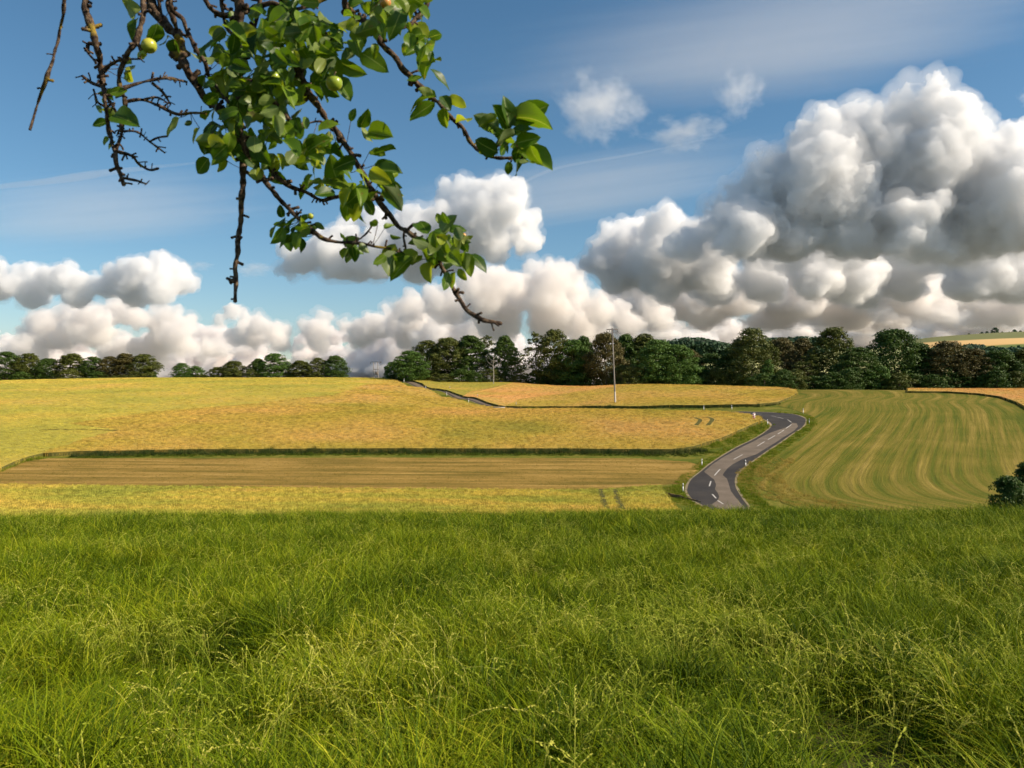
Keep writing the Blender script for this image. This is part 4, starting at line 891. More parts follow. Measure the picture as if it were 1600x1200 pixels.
# ------------------------------------------------------------------ the apple tree whose branch hangs into the view
m, nt = newmat('apple_bark'); wp = worldpos(nt); f = noise_n(nt, wp, 90, 5, .7); g2 = noise_n(nt, wp, 14, 4, .6)
col = ramp(nt, f, [(.36, (.018, .012, .008)), (.5, (.07, .045, .03)), (.64, (.19, .135, .085))]); col = mixc(nt, ramp(nt, g2, [(.60, (0, 0, 0)), (.66, (.7, .7, .7))]), col, (.34, .24, .03))
surface(nt, col, .9, .15, bump=f, bstr=1, bdist=.004); M_ABARK = m
m, nt = newmat('apple_leaves'); at_ = N(nt, 'ShaderNodeAttribute', attribute_name='leafv'); sp = N(nt, 'ShaderNodeSeparateXYZ'); L(nt, at_.outputs['Vector'], sp.inputs[0])
wp = worldpos(nt); f = noise_n(nt, wp, 60, 3, .6)
col = ramp(nt, sp.outputs[0], [(0, (.025, .07, .004)), (.4, (.06, .13, .005)), (.8, (.13, .21, .008)), (1, (.26, .31, .025))])
veins = math_n(nt, 'ABSOLUTE', math_n(nt, 'SINE', math_n(nt, 'MULTIPLY', math_n(nt, 'SUBTRACT', sp.outputs[2], math_n(nt, 'MULTIPLY', sp.outputs[1], .55)), 34)))
vm = math_n(nt, 'MULTIPLY', math_n(nt, 'LESS_THAN', veins, .16), .3); mid = math_n(nt, 'MULTIPLY', math_n(nt, 'LESS_THAN', sp.outputs[1], .05), .75)
col = mixc(nt, math_n(nt, 'MAXIMUM', vm, mid), col, (.26, .32, .08)); col = mixc(nt, ramp(nt, f, [(.66, (0, 0, 0)), (.72, (.8, .8, .8))]), col, (.16, .09, .02))
geo = N(nt, 'ShaderNodeNewGeometry'); under = mixc(nt, .45, col, (.30, .34, .16)); colf = mixc(nt, geo.outputs['Backfacing'], col, under)
p = N(nt, 'ShaderNodeBsdfPrincipled'); L(nt, colf, p.inputs['Base Color']); p.inputs['Roughness'].default_value = .42; p.inputs['Specular IOR Level'].default_value = .3
t_ = N(nt, 'ShaderNodeBsdfTranslucent'); L(nt, mixc(nt, 1.0, col, (2.2, 2.0, .8), 'MULTIPLY'), t_.inputs[0]); mx = N(nt, 'ShaderNodeMixShader'); mx.inputs[0].default_value = .4; L(nt, p.outputs[0], mx.inputs[1]); L(nt, t_.outputs[0], mx.inputs[2])
out = N(nt, 'ShaderNodeOutputMaterial'); L(nt, mx.outputs[0], out.inputs[0]); M_LEAF = m
m, nt = newmat('green_apple'); f = noise_n(nt, worldpos(nt), 30, 3, .5); surface(nt, ramp(nt, f, [(.4, (.26, .34, .03)), (.6, (.48, .46, .05))]), .28, .5); M_APPLE = m
m, nt = newmat('blushed_apple'); f = noise_n(nt, worldpos(nt), 26, 3, .5); surface(nt, ramp(nt, f, [(.4, (.5, .42, .07)), (.6, (.6, .16, .07))]), .28, .5); M_APPLER = m
gz = float(hgt(-2.5, -1.3))
tree = empty('apple_tree', (-2.5, -1.3, gz)); tag(tree, 'old apple tree whose leafy branch with small green apples hangs into the top left', 'tree')
T0 = Vector((-2.5, -1.3, gz))
rb = random.Random(4)
def rough_tube(mb, pts, r0, r1, k=8, step=.006, knob=.42):
    P = smooth_line(pts, 10); L_ = np.concatenate([[0], np.cumsum(np.linalg.norm(np.diff(P, axis=0), axis=1))]); n = max(4, int(L_[-1] / step)); t = np.linspace(0, L_[-1], n)
    P = np.stack([np.interp(t, L_, P[:, i]) for i in range(3)], 1); q = t / L_[-1]; s = rb.random() * 99; rr = []
    for i in range(n):
        ra = (r0 + (r1 - r0) * q[i]); rr.append(ra * (1 + knob * noise.noise((t[i] * 60, s, 0)) + knob * noise.noise((t[i] * 17, s, 5)))); w_ = ra * .7; P[i] += [w_ * noise.noise((t[i] * 26, s, 9)), w_ * noise.noise((t[i] * 26, s, 19)), w_ * noise.noise((t[i] * 26, s, 29))]
    mb.tube([tuple(p) for p in P], rr, k); return P, rr
# trunk and boughs outside the frame
mb = MB(); rough_tube(mb, [(0, 0, -.3), (.05, .05, .6), (-.02, .15, 1.3), (.1, .3, 2.0), (.1, .5, 2.7)], .21, .15, 14, .05, .1); mb.build('trunk', M_ABARK, tree, True)
def rel(*pts): return [tuple(Vector(p) - T0) for p in pts]
mb = MB()
rough_tube(mb, rel((-2.42, -.95, gz + 2.4), (-2.2, .2, 1.35), (-1.75, 1.3, 1.40), (-1.2, 1.85, 1.28), (-.75, 1.95, 1.20), (-.4, 1.95, 1.16), (-.1, 2.0, 1.22)), .075, .022, 10, .03, .12)
rough_tube(mb, rel((-2.42, -.9, gz + 2.5), (-2.9, -1.6, 1.3), (-3.4, -2.2, 1.9)), .08, .03, 10, .04, .12)
rough_tube(mb, rel((-2.42, -.8, gz + 2.6), (-2.3, -.6, 1.6), (-2.2, -.9, 2.4)), .09, .03, 10, .04, .12); mb.build('bough', M_ABARK, tree, True)
def br(pts, d, dd=0.0, sz=None):
    n = len(pts); return [tuple(at(u, v, d + dd * i / (n - 1) + .02 * math.sin(i * 1.9 + u)) - T0) for i, (u, v) in enumerate(pts)]
PX = 1.0 / F
BR = [  # points, depth, drift, px width start, end, spur count
 ([(118, -150), (105, -20), (92, 55), (75, 115), (58, 165), (46, 203)], 1.75, .05, 7, 4.5, 2),
 ([(150, -150), (133, -10), (140, 30), (150, 70), (158, 110), (165, 160), (172, 210), (180, 240), (185, 265), (194, 290)], 1.85, 0, 13, 5, 14),
 ([(178, 236), (205, 243), (217, 256), (235, 266), (247, 263)], 1.85, 0, 5, 3.5, 4), ([(190, 277), (213, 282), (229, 287)], 1.85, 0, 4, 3, 2), ([(151, 72), (138, 68), (137, 80), (150, 98)], 1.86, 0, 5, 4, 2),
 ([(160, 136), (145, 130), (128, 118)], 1.86, 0, 5, 4, 2), ([(165, 108), (185, 94), (220, 92)], 1.84, 0, 6, 3, 3),
 ([(240, -150), (225, -10), (222, 35), (207, 72), (190, 105), (186, 132), (196, 160), (190, 205), (182, 235)], 1.8, .03, 12, 5, 9),
 ([(193, 136), (235, 126), (265, 122), (292, 128)], 1.82, .05, 6, 4, 5), ([(238, 130), (255, 145), (267, 163)], 1.84, 0, 5, 2.5, 2), ([(196, 158), (225, 157), (250, 167), (278, 178), (300, 177), (322, 176)], 1.83, .06, 6, 4, 5), ([(224, 156), (245, 152), (264, 162)], 1.83, 0, 4, 2, 2),
 ([(188, 205), (215, 206), (235, 222), (258, 239)], 1.83, 0, 5.5, 3, 4), ([(234, 221), (246, 215), (262, 213)], 1.83, 0, 4, 3, 1), ([(165, 150), (186, 182), (190, 206)], 1.85, -.02, 4, 4, 3), ([(146, 140), (152, 160), (166, 168)], 1.85, 0, 4, 4, 3),
 ([(200, -150), (232, -5), (262, 42), (280, 60), (286, 95), (302, 126), (322, 152), (345, 176), (368, 200), (376, 214)], 1.92, 0, 17, 11, 10), ([(265, -120), (262, 0), (270, 28), (279, 58)], 1.9, .02, 8, 7, 3), ([(262, -150), (248, -5), (262, 42)], 1.95, 0, 7, 6, 2),
 ([(300, -150), (268, -2), (286, 32), (300, 66), (318, 96), (326, 118), (350, 150), (368, 178)], 1.86, .03, 8, 5, 6), ([(326, 112), (314, 124), (304, 134)], 1.87, .02, 4, 4, 2),
 ([(380, -150), (373, -10), (376, 60), (374, 120), (375, 180), (373, 212), (379, 245), (380, 300), (375, 350), (370, 400), (368, 438), (366, 472)], 1.9, 0, 16, 6.5, 14), ([(370, 436), (361, 440)], 1.9, 0, 8, 6, 1),
 ([(378, 128), (400, 130), (415, 140), (430, 162), (452, 188)], 1.86, -.03, 8, 6, 4), ([(376, 214), (390, 250), (406, 270), (420, 290), (440, 315), (462, 337), (480, 353), (500, 370), (522, 377), (555, 379), (590, 385), (628, 394)], 1.88, -.05, 8, 4.5, 12), ([(555, 379), (572, 366), (580, 355)], 1.85, 0, 3, 3, 1),
 ([(378, 212), (408, 240), (425, 266), (440, 283), (470, 297), (500, 312), (520, 309), (548, 304)], 1.95, -.04, 8, 5, 9),
 ([(455, -150), (440, -10), (450, 60), (468, 115), (484, 146), (508, 182), (530, 212), (550, 243), (566, 270), (585, 303), (602, 328), (622, 352), (642, 366), (662, 378), (682, 400), (692, 420), (702, 440), (712, 456), (725, 480), (742, 493), (758, 500), (784, 505)], 1.92, -.10, 11, 6, 20), ([(632, 358), (630, 372), (634, 388)], 1.87, 0, 4, 3, 1),
 ([(548, -150), (537, -8), (550, 20), (577, 40), (600, 70), (623, 99), (648, 128), (672, 150), (695, 172), (708, 188), (722, 200), (735, 222), (752, 238), (777, 247), (800, 246), (836, 244)], 1.95, -.08, 13, 4, 16), ([(770, 240), (780, 218), (792, 202)], 1.88, 0, 7, 4, 3),
 ([(590, 46), (630, 42), (652, 26), (668, 4), (676, -60)], 1.94, .03, 6, 7, 5), ([(300, -60), (330, 15), (370, 22), (420, 6), (455, 14), (500, 2), (545, -30)], 1.97, .02, 8, 7, 8), ([(340, -90), (350, 30), (372, 62)], 1.98, 0, 6, 5, 2), ([(420, -90), (400, 30), (378, 90)], 2.0, 0, 8, 6, 3), ([(470, 110), (455, 90), (462, 60), (490, 40), (520, 60)], 1.97, 0, 5, 4, 4), ([(450, 186), (470, 195), (500, 190), (520, 205)], 1.86, 0, 4, 3, 3)]
wood = MB(); anchors = []
for pts, d, dd, w0, w1, ns in BR:
    P, rr = rough_tube(wood, br(pts, d, dd), w0 * .5 * PX * d * 1.02, w1 * .5 * PX * d * 1.02, 8)
    for p in P[::12]: anchors.append(p)
    for _ in range(ns * 3):                                       # fruiting spurs and buds
        i = rb.randrange(len(P) // 5, len(P)); p = Vector(P[i]); t = Vector(P[min(i + 1, len(P) - 1)]) - Vector(P[i - 1]); t.normalize()
        o = Vector((rb.gauss(0, 1), rb.gauss(0, .6), rb.gauss(0, 1))); o = (o - t * o.dot(t)).normalized(); l = rb.choice((rb.uniform(.003, .008), rb.uniform(.003, .008), rb.uniform(.008, .016))) + rr[i]; r_ = rr[i] * rb.uniform(.45, .85)
        q = p + o * l + t * l * rb.uniform(-.2, .8); wood.tube([tuple(p), tuple((p + q) / 2 + o * .002), tuple(q)], [r_, r_ * .8, r_ * .95], 6)
tip = at(784, 505, 1.82) - T0
wood.build('branch', M_ABARK, tree, True)
anchors = np.array(anchors)
# leaves
GU, GV = 9, 6
LV, LQ, LA = [], [], []
def leaf(base, tip_, nrm, wr=.56, shade=.5, curl=.35, fold=.35):
    base, tip_, nrm = Vector(base), Vector(tip_), Vector(nrm); ax = tip_ - base; ln = ax.length
    if ln < 1e-4: return
    ax.normalize(); nrm = nrm - ax * nrm.dot(ax)
    if nrm.length < 1e-3: nrm = ax.orthogonal()
    nrm.normalize(); sd_ = ax.cross(nrm); k0 = sum(len(v) for v in LV); pet = .14 * ln; V, A = [], []; ph = rb.random() * 6
    for i in range(GU + 1):
        t = i / GU; hw = ln * wr * .5 * (math.sin(math.pi * t ** .84) ** .62) * (1 - .12 * t) if 0 < t < 1 else 0
        for j in range(-3, 4):
            s = j / 3; ser = 1 + (.05 * (i % 2) if abs(j) == 3 else 0); off = abs(s) * hw * fold + .03 * ln * math.sin(t * 9 + ph + s * 2) * abs(s)
            c = -curl * ln * t * t * .5
            V.append(tuple(base + ax * (ln * (t - .08 * curl * t * t)) + sd_ * (s * hw * ser) + nrm * (off + c))); A.append((shade, abs(s), t))
    Q = [(k0 + i * 7 + j, k0 + i * 7 + j + 1, k0 + (i + 1) * 7 + j + 1, k0 + (i + 1) * 7 + j) for i in range(GU) for j in range(6)]
    LV.append(np.array(V)); LQ.extend(Q); LA.extend(A)
petioles = MB()
def near_anchor(p):
    i = int(np.argmin(((anchors - np.array(p)) ** 2).sum(1))); return Vector(anchors[i])
def leaf_px(bu, bv, tu, tv, d, wr=.56, shade=None, face=None, pet=True):
    b = at(bu, bv, d + rb.uniform(-.02, .02)) - T0; t = at(tu, tv, d + rb.uniform(-.03, .03)) - T0
    n = Vector(face) if face else Vector((rb.gauss(0, .55), -1 * rb.choice((1, 1, 1, -1)) * rb.uniform(.5, 1), rb.gauss(.35, .45)))
    leaf(b, t, n, wr, rb.random() if shade is None else shade, rb.uniform(-.1, 1.2), rb.uniform(.1, .75))
    if pet:
        a = near_anchor(b); l = (a - b).length
        if l < .06: petioles.tube([tuple(a), tuple((a + b) / 2 + Vector((0, 0, -.002))), tuple(b)], .0008, 4, False)
hero = [ # base u,v, tip u,v
 (216, 28, 200, 72), (246, 36, 236, 84), (211, 24, 206, 4), (196, 105, 215, 125), (206, 100, 188, 96), (280, 184, 252, 214), (262, 55, 258, 80), (272, 60, 274, 102), (312, 200, 296, 226), (300, 190, 286, 196), (150, 165, 162, 178), (178, 176, 154, 168), (176, 138, 166, 150), (170, 214, 156, 226), (180, 222, 168, 236), (205, 188, 202, 200),
 (193, 122, 214, 108), (215, 92, 228, 76), (345, 245, 352, 280), (330, 215, 318, 245), (400, 262, 398, 290), (372, 140, 346, 138),
 (525, 128, 520, 78), (530, 96, 574, 122), (524, 120, 553, 160), (500, 130, 512, 165), (505, 95, 530, 60), (540, 95, 556, 82), (520, 46, 545, 38), (515, 56, 538, 60),
 (548, 190, 556, 165), (562, 200, 578, 166), (575, 206, 620, 216), (582, 222, 556, 192), (587, 242, 622, 228), (556, 250, 514, 262), (585, 258, 628, 250), (590, 265, 630, 268), (578, 236, 606, 244), (598, 272, 612, 286),
 (545, 300, 500, 262), (535, 296, 497, 235), (598, 290, 638, 330), (592, 286, 630, 292), (565, 312, 545, 352), (558, 312, 556, 356), (570, 314, 590, 340), (520, 285, 498, 290), (575, 282, 560, 258), (610, 278, 626, 262), (548, 270, 530, 240),
 (446, 345, 404, 352), (448, 352, 424, 350), (441, 340, 436, 318), (456, 365, 432, 384), (458, 362, 452, 388), (490, 350, 512, 356), (470, 345, 484, 330), (475, 360, 500, 350), (462, 372, 478, 388),
 (545, 388, 530, 398), (550, 385, 552, 408), (562, 380, 578, 398), (540, 374, 530, 362), (590, 352, 576, 345), (600, 358, 618, 346), (610, 366, 624, 378), (618, 392, 596, 440), (622, 390, 578, 412), (632, 398, 606, 408), (645, 402, 600, 438), (604, 400, 580, 415),
 (668, 366, 654, 334), (660, 362, 646, 340), (690, 362, 712, 332), (688, 350, 682, 330), (702, 362, 730, 352), (706, 372, 736, 378), (700, 350, 690, 328), (735, 398, 766, 415), (722, 396, 742, 430), (672, 408, 668, 444), (660, 405, 638, 410), (700, 425, 694, 458), (716, 420, 730, 442), (710, 425, 704, 456), (722, 380, 732, 366), (668, 380, 640, 372), (712, 400, 736, 408),
 (672, 108, 706, 146), (668, 90, 655, 56), (655, 96, 684, 92), (680, 92, 690, 95), (682, 152, 628, 148), (680, 160, 632, 188), (676, 146, 650, 138), (694, 168, 697, 206), (690, 150, 706, 172), (700, 152, 734, 166), (660, 120, 632, 128), (650, 86, 668, 62), (705, 172, 690, 176),
 (780, 200, 736, 178), (778, 238, 732, 218), (772, 232, 740, 236), (796, 200, 787, 140), (790, 190, 802, 152), (797, 196, 832, 152), (803, 184, 882, 178), (804, 190, 866, 160), (796, 204, 766, 158), (800, 214, 836, 188), (806, 224, 850, 212), (812, 238, 872, 266), (816, 240, 868, 232), (806, 250, 820, 280), (818, 246, 832, 272), (794, 252, 796, 278), (748, 198, 782, 176), (730, 190, 720, 168), (762, 204, 780, 214), (806, 206, 822, 206), (786, 226, 800, 210), (812, 230, 800, 258)]
for h in hero:
    h = (h[0], h[1], h[0] + (h[2] - h[0]) * .88, h[1] + (h[3] - h[1]) * .88)
    dd = 1.9 - .09 * (h[0] > 550) + rb.uniform(-.03, .03); leaf_px(*h, dd, wr=rb.uniform(.54, .68))
clusters = [(430, 55, 95, 60, 92), (400, 165, 60, 60, 52), (485, 70, 50, 70, 40), (335, 225, 26, 28, 9), (602, 18, 62, 26, 34), (472, 225, 50, 38, 28), (345, 95, 34, 55, 20), (360, 200, 40, 34, 18), (560, 70, 30, 26, 8), (690, 385, 34, 34, 26), (800, 225, 28, 24, 10), (560, 290, 40, 26, 14), (440, 150, 50, 50, 26), (505, 265, 26, 22, 8), (455, 362, 18, 14, 8), (655, 80, 26, 30, 12), (550, 388, 18, 8, 5), (640, 5, 40, 12, 10), (420, 270, 18, 12, 3), (165, 175, 18, 60, 5), (320, -70, 160, 30, 30), (560, -70, 120, 30, 26), (230, -70, 60, 30, 6)]
for cu, cv, ru, rv, n in clusters:
    for _ in range(int(n * 1.35)):
        while True:
            a, b = rb.gauss(0, .55), rb.gauss(0, .55)
            if a * a + b * b < 1.3: break
        u, v = cu + a * ru, cv + b * rv; d = 1.9 + rb.uniform(-.2, .17); ln = rb.uniform(16, 38); an = rb.gauss(1.2, 1.5)
        leaf_px(u, v, u + ln * math.cos(an), v + ln * math.sin(an), d, wr=rb.uniform(.56, .74), pet=rb.random() < .5)
V = np.vstack(LV); me = mesh_np('foliage', V, LQ, M_LEAF, True); a = me.attributes.new('leafv', 'FLOAT_VECTOR', 'POINT'); a.data.foreach_set('vector', np.array(LA, np.float32).ravel()); obj('foliage', me, tree)
petioles.build('leaf_stalks', M_ABARK, tree)
# apples
def apple(u, v, rpx, d, mat):
    b = bmesh.new(); bmesh.ops.create_uvsphere(b, u_segments=20, v_segments=14, radius=1)
    for q in b.verts:
        z = q.co.z; rxy = math.hypot(q.co.x, q.co.y); q.co.z = z * .92 - .30 * math.exp(-(rxy / .28) ** 2) * (1 if z > 0 else -.7); k = 1 + .06 * z; q.co.x *= k; q.co.y *= k
    me = bpy.data.meshes.new('apple'); b.to_mesh(me); b.free(); me.materials.append(mat)
    for p in me.polygons: p.use_smooth = True
    o = obj('apple', me, tree); o.location = at(u, v, d) - T0; r = rpx * PX * d; o.scale = (r, r, r); o.rotation_euler = (rb.uniform(-.5, .5), rb.uniform(-.6, .6), 0)
    c = Vector(o.location); an = near_anchor(c); mb = MB(); inv = 1 / r; top = Vector((0, 0, .62)); e = (an - c) * inv; mb.tube([tuple(top), tuple(top * .5 + Vector((0, 0, .9))), (.15, .1, 1.5)], .07, 5); s = mb.build('apple_stem', M_ABARK, o)
for u, v, r_, m_ in ((427, 122, 11.5, M_APPLE), (522, 130, 13, M_APPLE), (459, 229, 6, M_APPLE), (233, 72, 12, M_APPLE), (224, 84, 5.5, M_APPLE), (602, 4, 9, M_APPLER), (724, 368, 4.5, M_APPLER), (485, 338, 5, M_APPLE)): apple(u, v, r_, 1.80, m_)
# ------------------------------------------------------------------ clouds: real bodies of scattering air
def mat_cloud(name, dens, aniso=.35, col=(1, 1, 1)):
    m, nt = newmat(name)
    v = N(nt, 'ShaderNodeVolumePrincipled'); v.inputs['Color'].default_value = (*col, 1)
    v.inputs['Density'].default_value = dens; v.inputs['Anisotropy'].default_value = aniso
    out = N(nt, 'ShaderNodeOutputMaterial'); L(nt, v.outputs[0], out.inputs['Volume']); return m
_ico = None
def ico():
    global _ico
    if _ico is None:
        b = bmesh.new(); bmesh.ops.create_icosphere(b, subdivisions=2, radius=1)
        _ico = (np.array([v.co[:] for v in b.verts]), np.array([[v.index for v in f.verts] for f in b.faces])); b.free()
    return _ico
def cloud(name, label, d, blobs, vbase, mat, vox, seed, depth=1.0, kids=(11, 7), disp=((1.3, .35), (.75, .5), (.28, .46), (.11, .50), (.045, .42), (.02, .25)), flat=.25, squash=1.0, up=.95, kr=(.24, .62), hard=True, grow=1.0, fringe=True, soft=14):
    """blobs: (u, v, radius) in photo pixels at distance d; smaller heads bud out of larger ones"""
    r_ = np.random.default_rng(seed); px = d / F; S = []
    for u, v, r in blobs:
        r *= grow
        dy = r_.uniform(-.5, .5) * depth * r * px * 2
        c = np.array([(u - 800) * px, d + dy, -(v - 600) * px]); S.append((c, r * px, 0))
    q = list(S)
    for lev, k in enumerate(kids):
        nq = []
        for c, r, _ in q:
            for _i in range(k):
                n = r_.normal(size=3); n[2] += up; n[1] -= .1; n /= np.linalg.norm(n)
                rr = r * r_.uniform(*kr); nq.append((c + n * (r * .92), rr, lev + 1))
        S += nq; q = nq
    vi, fi = ico(); V = np.concatenate([vi * r * np.array([1, 1, squash]) + c for c, r, _ in S]); Fc = np.concatenate([fi + i * len(vi) for i in range(len(S))])
    zb = -(vbase - 600) * px; below = V[:, 2] < zb; V[below, 2] = zb + (V[below, 2] - zb) * flat
    V = V - [0, d, 0]
    o = obj(name, mesh_np(name, V, Fc, mat)); o.location = (0, d, 0)
    md = o.modifiers.new('merge', 'REMESH'); md.mode = 'VOXEL'; md.voxel_size = vox * px * 2
    sm = o.modifiers.new('soften', 'SMOOTH'); sm.factor = .7; sm.iterations = soft
    rm = max(b[2] for b in blobs) * px
    for k, (sc_, st) in enumerate(disp):
        if k == 3:
            md = o.modifiers.new('merge', 'REMESH'); md.mode = 'VOXEL'; md.voxel_size = vox * px
        t = bpy.data.textures.new(f'{name}_{k}', 'CLOUDS'); t.noise_scale = rm * sc_; t.noise_depth = 3; t.noise_type = 'HARD_NOISE' if hard else 'SOFT_NOISE'
        dm = o.modifiers.new('billow', 'DISPLACE'); dm.texture = t; dm.strength = rm * sc_ * st; dm.mid_level = .35 if hard else .5; dm.texture_coords = 'LOCAL'
    tag(o, label, kind='stuff')
    if fringe:
        f = o.copy(); f.data = o.data.copy(); f.data.materials[0] = MCF if d < 7000 else MCG; f.name = 'cloud_fringe'; COL.objects.link(f); f.parent = o; f.location = (0, 0, 0)
        for k_ in ('label', 'kind'):
            if k_ in f: del f[k_]
        while len(f.modifiers): f.modifiers.remove(f.modifiers[0])
        md = f.modifiers.new('merge', 'REMESH'); md.mode = 'VOXEL'; md.voxel_size = vox * px * 1.5
        for k, (sc_, st, ml) in enumerate(((.60, .8, .34), (.17, .42, .42), (.06, .4, .5))):
            if k == 1:
                md = f.modifiers.new('merge', 'REMESH'); md.mode = 'VOXEL'; md.voxel_size = vox * px * 1.3
            t = bpy.data.textures.new(f'fringe_{k}', 'CLOUDS'); t.noise_scale = rm * sc_; t.noise_depth = 3
            dm = f.modifiers.new('tatter', 'DISPLACE'); dm.texture = t; dm.strength = rm * sc_ * st; dm.mid_level = ml; dm.texture_coords = 'LOCAL'
    return o

def field(n, us, vs, rs, seed, pull=1.0):
    """n blobs strewn through a band; the radius shrinks away from the middle of the band"""
    r_ = np.random.default_rng(seed); out = []
    for _ in range(n):
        t = r_.random(); u = np.interp(t, np.linspace(0, 1, len(us)), us); k = r_.random() ** pull
        out.append((u, np.interp(t, np.linspace(0, 1, len(vs[0])), vs[0]) * (1 - k) + np.interp(t, np.linspace(0, 1, len(vs[1])), vs[1]) * k, r_.uniform(*rs)))
    return out
MC = mat_cloud('cloud_dense', .016, .05); MC2 = mat_cloud('cloud_far', .0085, .05, (1, .975, .95)); MC3 = mat_cloud('cloud_horizon', .006, .05, (1, .97, .95))
MCF = mat_cloud('cloud_fringe_air', .0024, .1); MCG = mat_cloud('far_fringe_air', .0016, .1, (1, .985, .97)); MCW = mat_cloud('cloud_wisp', .0030, .3); MCT = mat_cloud('contrail_air', .0022, .3)
# the great cumulus on the right, 5 km off
cloud('cloud', 'towering white cumulus with grey flank filling the right of the sky', 5200,
      [(1440, 178, 34), (1400, 190, 34), (1350, 190, 30), (1320, 200, 30), (1470, 215, 40), (1300, 235, 44), (1370, 240, 50), (1440, 260, 60), (1210, 262, 22), (1240, 290, 40), (1195, 265, 24), (1235, 262, 34), (1285, 205, 30), (1260, 235, 30), (1200, 300, 38), (1165, 300, 26), (1290, 300, 60), (1360, 320, 70), (1450, 330, 70), (1530, 270, 45), (1580, 260, 36), (1620, 280, 50), (1540, 340, 75),
       (1630, 340, 60), (1160, 330, 34), (1130, 345, 26), (1190, 355, 48), (1110, 362, 24), (1150, 380, 36), (1240, 370, 55), (1320, 380, 52), (1410, 385, 50), (1500, 390, 50), (1090, 385, 26), (1050, 392, 18)], 402, MC, 1.15, 3, flat=.35)
cloud('cloud', 'lower grey white cumulus bank under the towering cloud', 6500,
      [(985, 372, 22), (1010, 375, 26), (960, 385, 22), (1040, 385, 30), (1075, 395, 30), (935, 405, 20), (970, 420, 36), (1020, 425, 38), (1080, 430, 36), (1140, 432, 36), (1200, 438, 34), (1260, 440, 32), (1320, 440, 34), (1380, 440, 34), (1440, 425, 34), (1470, 408, 20), (1510, 440, 36), (1570, 425, 44), (1625, 428, 44)], 462, MC, 1.3, 5, flat=.5, depth=2, grow=1.25, fringe=True)
cloud('cloud', 'pale cloud layer low over the right hand woods', 9500, field(44, (990, 1660), ((468, 455, 450), (492, 500, 500)), (24, 46), 7), 512, MC2, 1.3, 7, depth=3, squash=.5)
cloud('cloud', 'distant flat cloud streaks above the far hill', 15000, field(50, (1000, 1660), ((515, 505, 500), (545, 545, 545)), (18, 36), 9), 560, MC2, 1.2, 9, depth=3, kids=(9, 5), squash=.42)
cloud('cloud', 'white cumulus behind the leafy branch ends', 5600,
      [(775, 305, 22), (745, 318, 24), (720, 330, 24), (790, 335, 30), (755, 350, 36), (815, 360, 26), (690, 360, 28), (650, 375, 34), (600, 385, 34), (550, 390, 32), (510, 395, 30), (475, 408, 26), (450, 420, 16), (530, 420, 30), (590, 415, 34), (650, 410, 34), (710, 395, 34), (770, 385, 30), (545, 350, 16), (585, 345, 18), (620, 350, 20), (820, 385, 18), (700, 300, 18), (725, 300, 20), (800, 315, 22), (690, 345, 26), (730, 370, 34)], 440, MC, 1.2, 11, flat=.4, fringe=True)
cloud('cloud', 'sunlit cumulus heads left of the great cloud', 8000,
      [(840, 425, 16), (865, 432, 18), (825, 440, 18), (890, 445, 20), (850, 460, 28), (905, 470, 24), (800, 465, 28), (760, 470, 30), (710, 478, 26), (670, 470, 20), (935, 490, 22), (970, 492, 16), (1015, 492, 18), (1035, 505, 16), (990, 508, 20), (780, 505, 34), (860, 505, 34), (640, 485, 18), (920, 515, 28)], 534, MC2, 1.3, 13, depth=2, grow=1.15)
cloud('cloud', 'rounded grey white cumulus at the left edge of the sky', 6200,
      [(245, 408, 12), (235, 420, 16), (262, 425, 16), (220, 435, 20), (280, 440, 18), (185, 436, 14), (160, 446, 18), (105, 428, 13), (85, 440, 18), (50, 445, 20), (20, 440, 18), (-20, 445, 24), (120, 458, 22), (200, 455, 24), (260, 458, 22), (40, 462, 22), (-50, 455, 28)], 480, MC, 1.2, 15, flat=.4, grow=1.2, fringe=True)
cloud('cloud', 'broad pale cloud low above the left trees', 8500,
      [(100, 500, 18), (130, 495, 18), (160, 498, 18), (195, 495, 20), (230, 500, 20), (265, 500, 18), (290, 512, 18), (60, 515, 18), (40, 530, 15), (180, 525, 28), (110, 530, 28), (250, 535, 28), (300, 540, 22), (150, 552, 26), (220, 558, 26), (80, 555, 24), (330, 550, 18)], 572, MC2, 1.2, 17, depth=2, squash=.6, grow=1.2)
cloud('cloud', 'row of small cumulus heads along the middle horizon', 11000,
      [(365, 492, 12), (385, 500, 15), (410, 512, 16), (350, 505, 10), (435, 520, 14), (500, 500, 12), (515, 496, 8), (480, 515, 15), (540, 512, 12), (575, 510, 12), (610, 498, 18), (590, 515, 18), (650, 505, 24), (700, 512, 26), (640, 530, 24), (560, 530, 20), (500, 530, 20), (440, 538, 18), (390, 530, 18), (360, 530, 16), (750, 530, 28), (690, 545, 28)], 565, MC2, 1.2, 19, depth=2, grow=1.12, squash=.75)
cloud('cloud', 'grey pink haze cloud lying along the whole horizon', 19000, field(110, (-200, 1800), ((555, 552, 548, 548, 545), (590, 590, 590, 590, 590)), (24, 44), 31), 610, MC3, 1.6, 27, depth=2, kids=(8, 4), squash=.42, fringe=False)
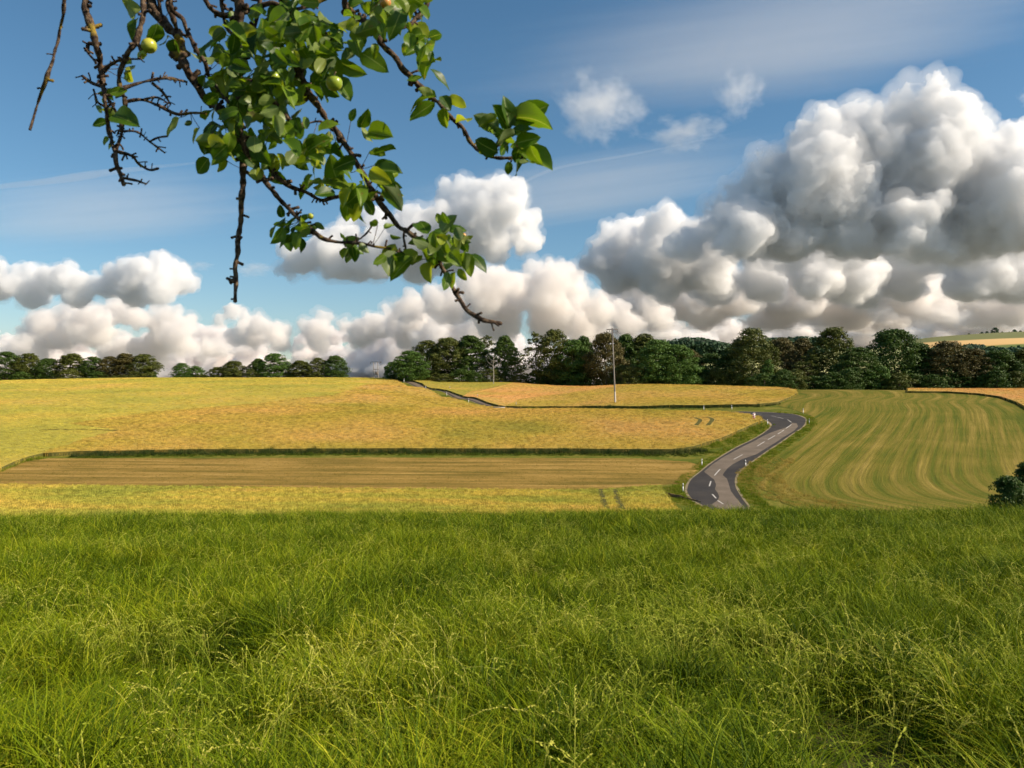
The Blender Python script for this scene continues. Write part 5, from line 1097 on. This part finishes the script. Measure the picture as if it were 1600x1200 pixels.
# thin scraps high up: uneven air inside a soft hull
def mat_wisp(name, dens, scale, lo, hi, stretch=(1, 1, 1)):
    m, nt = newmat(name); tc = N(nt, 'ShaderNodeTexCoord'); mp = N(nt, 'ShaderNodeMapping'); mp.inputs['Scale'].default_value = stretch; L(nt, tc.outputs['Object'], mp.inputs['Vector'])
    n1 = noise_n(nt, mp.outputs[0], scale, 6, .62); ln = N(nt, 'ShaderNodeVectorMath', operation='LENGTH'); L(nt, tc.outputs['Object'], ln.inputs[0])
    f = math_n(nt, 'SUBTRACT', n1, math_n(nt, 'MULTIPLY', math_n(nt, 'POWER', ln.outputs['Value'], 1.6), .42)); dn = mrange(nt, f, lo, hi, 0, dens)
    v = N(nt, 'ShaderNodeVolumePrincipled'); L(nt, dn, v.inputs['Density']); v.inputs['Anisotropy'].default_value = .1; v.inputs['Color'].default_value = (1, 1, 1, 1)
    out = N(nt, 'ShaderNodeOutputMaterial'); L(nt, v.outputs[0], out.inputs['Volume']); return m
def wisp(label, u, v, ru, rv, d, mat, rot=0, name='cloud'):
    b = bmesh.new(); bmesh.ops.create_icosphere(b, subdivisions=3, radius=1); me = bpy.data.meshes.new(name); b.to_mesh(me); b.free(); me.materials.append(mat)
    o = obj(name, me); o.location = at(u, v, d); px = d / F; o.scale = (ru * px, (ru + rv) * .5 * px, rv * px); o.rotation_euler = (0, rot, 0); tag(o, label, kind='stuff')
W1 = mat_wisp('wisp_air', .0048, 2.6, .33, .60); W2 = mat_wisp('thin_wisp_air', .0032, 2.6, .28, .55)
wisp('thin torn scrap of cloud beside the top leaves', 935, 165, 110, 80, 5000, W1, .3)
wisp('faint flat scrap of cloud between the leaves and the tower', 1070, 206, 95, 42, 5050, W1, -.05)
wisp('small faint wisp left of the tower top', 1155, 145, 55, 55, 4950, W2)
wisp('tiny cloud scrap at the right edge of the sky', 1608, 150, 26, 24, 5000, W1)
wisp('faint pink scrap left of the middle cumulus', 395, 420, 50, 18, 6000, W2)
wisp('faint grey scrap above the left cumulus', 310, 415, 34, 12, 6000, W2)
for k, (lab, pts, r) in enumerate((('thin contrail crossing the blue left of the tower cloud', [(700, 318), (790, 297), (870, 263), (1010, 237), (1180, 200)], 3), ('broad faded contrail low at the left edge of the sky', [(-60, 297), (60, 285), (180, 268), (330, 252)], 7))):
    mb = MB(); P = [at(u, v, 12000) for u, v in smooth_line(pts, 8)]; mb.tube([tuple(p) for p in P], [r * 9.6 * (.15 + .85 * math.sin(math.pi * min(1, .05 + i / len(P)))) * (.9 + .1 * math.sin(i * .6)) for i in range(len(P))], 10, False)
    tag(mb.build('contrail', MCT, smooth=True), lab, kind='stuff')

# thin high veils
V1 = mat_wisp('high_veil_air', .00030, 2.2, .22, .60, (.35, 1, 5.5))
for lab, u, v, ru, rv, ro in (('faint high veil along the top right of the sky', 1230, 60, 560, 70, -.12), ('faint high veil in the blue at the left', 150, 330, 330, 60, -.1), ('faint high veil above the middle cumulus', 900, 300, 420, 50, -.15)):
    wisp(lab, u, v, ru, rv, 14000, V1, ro, 'high_veil')
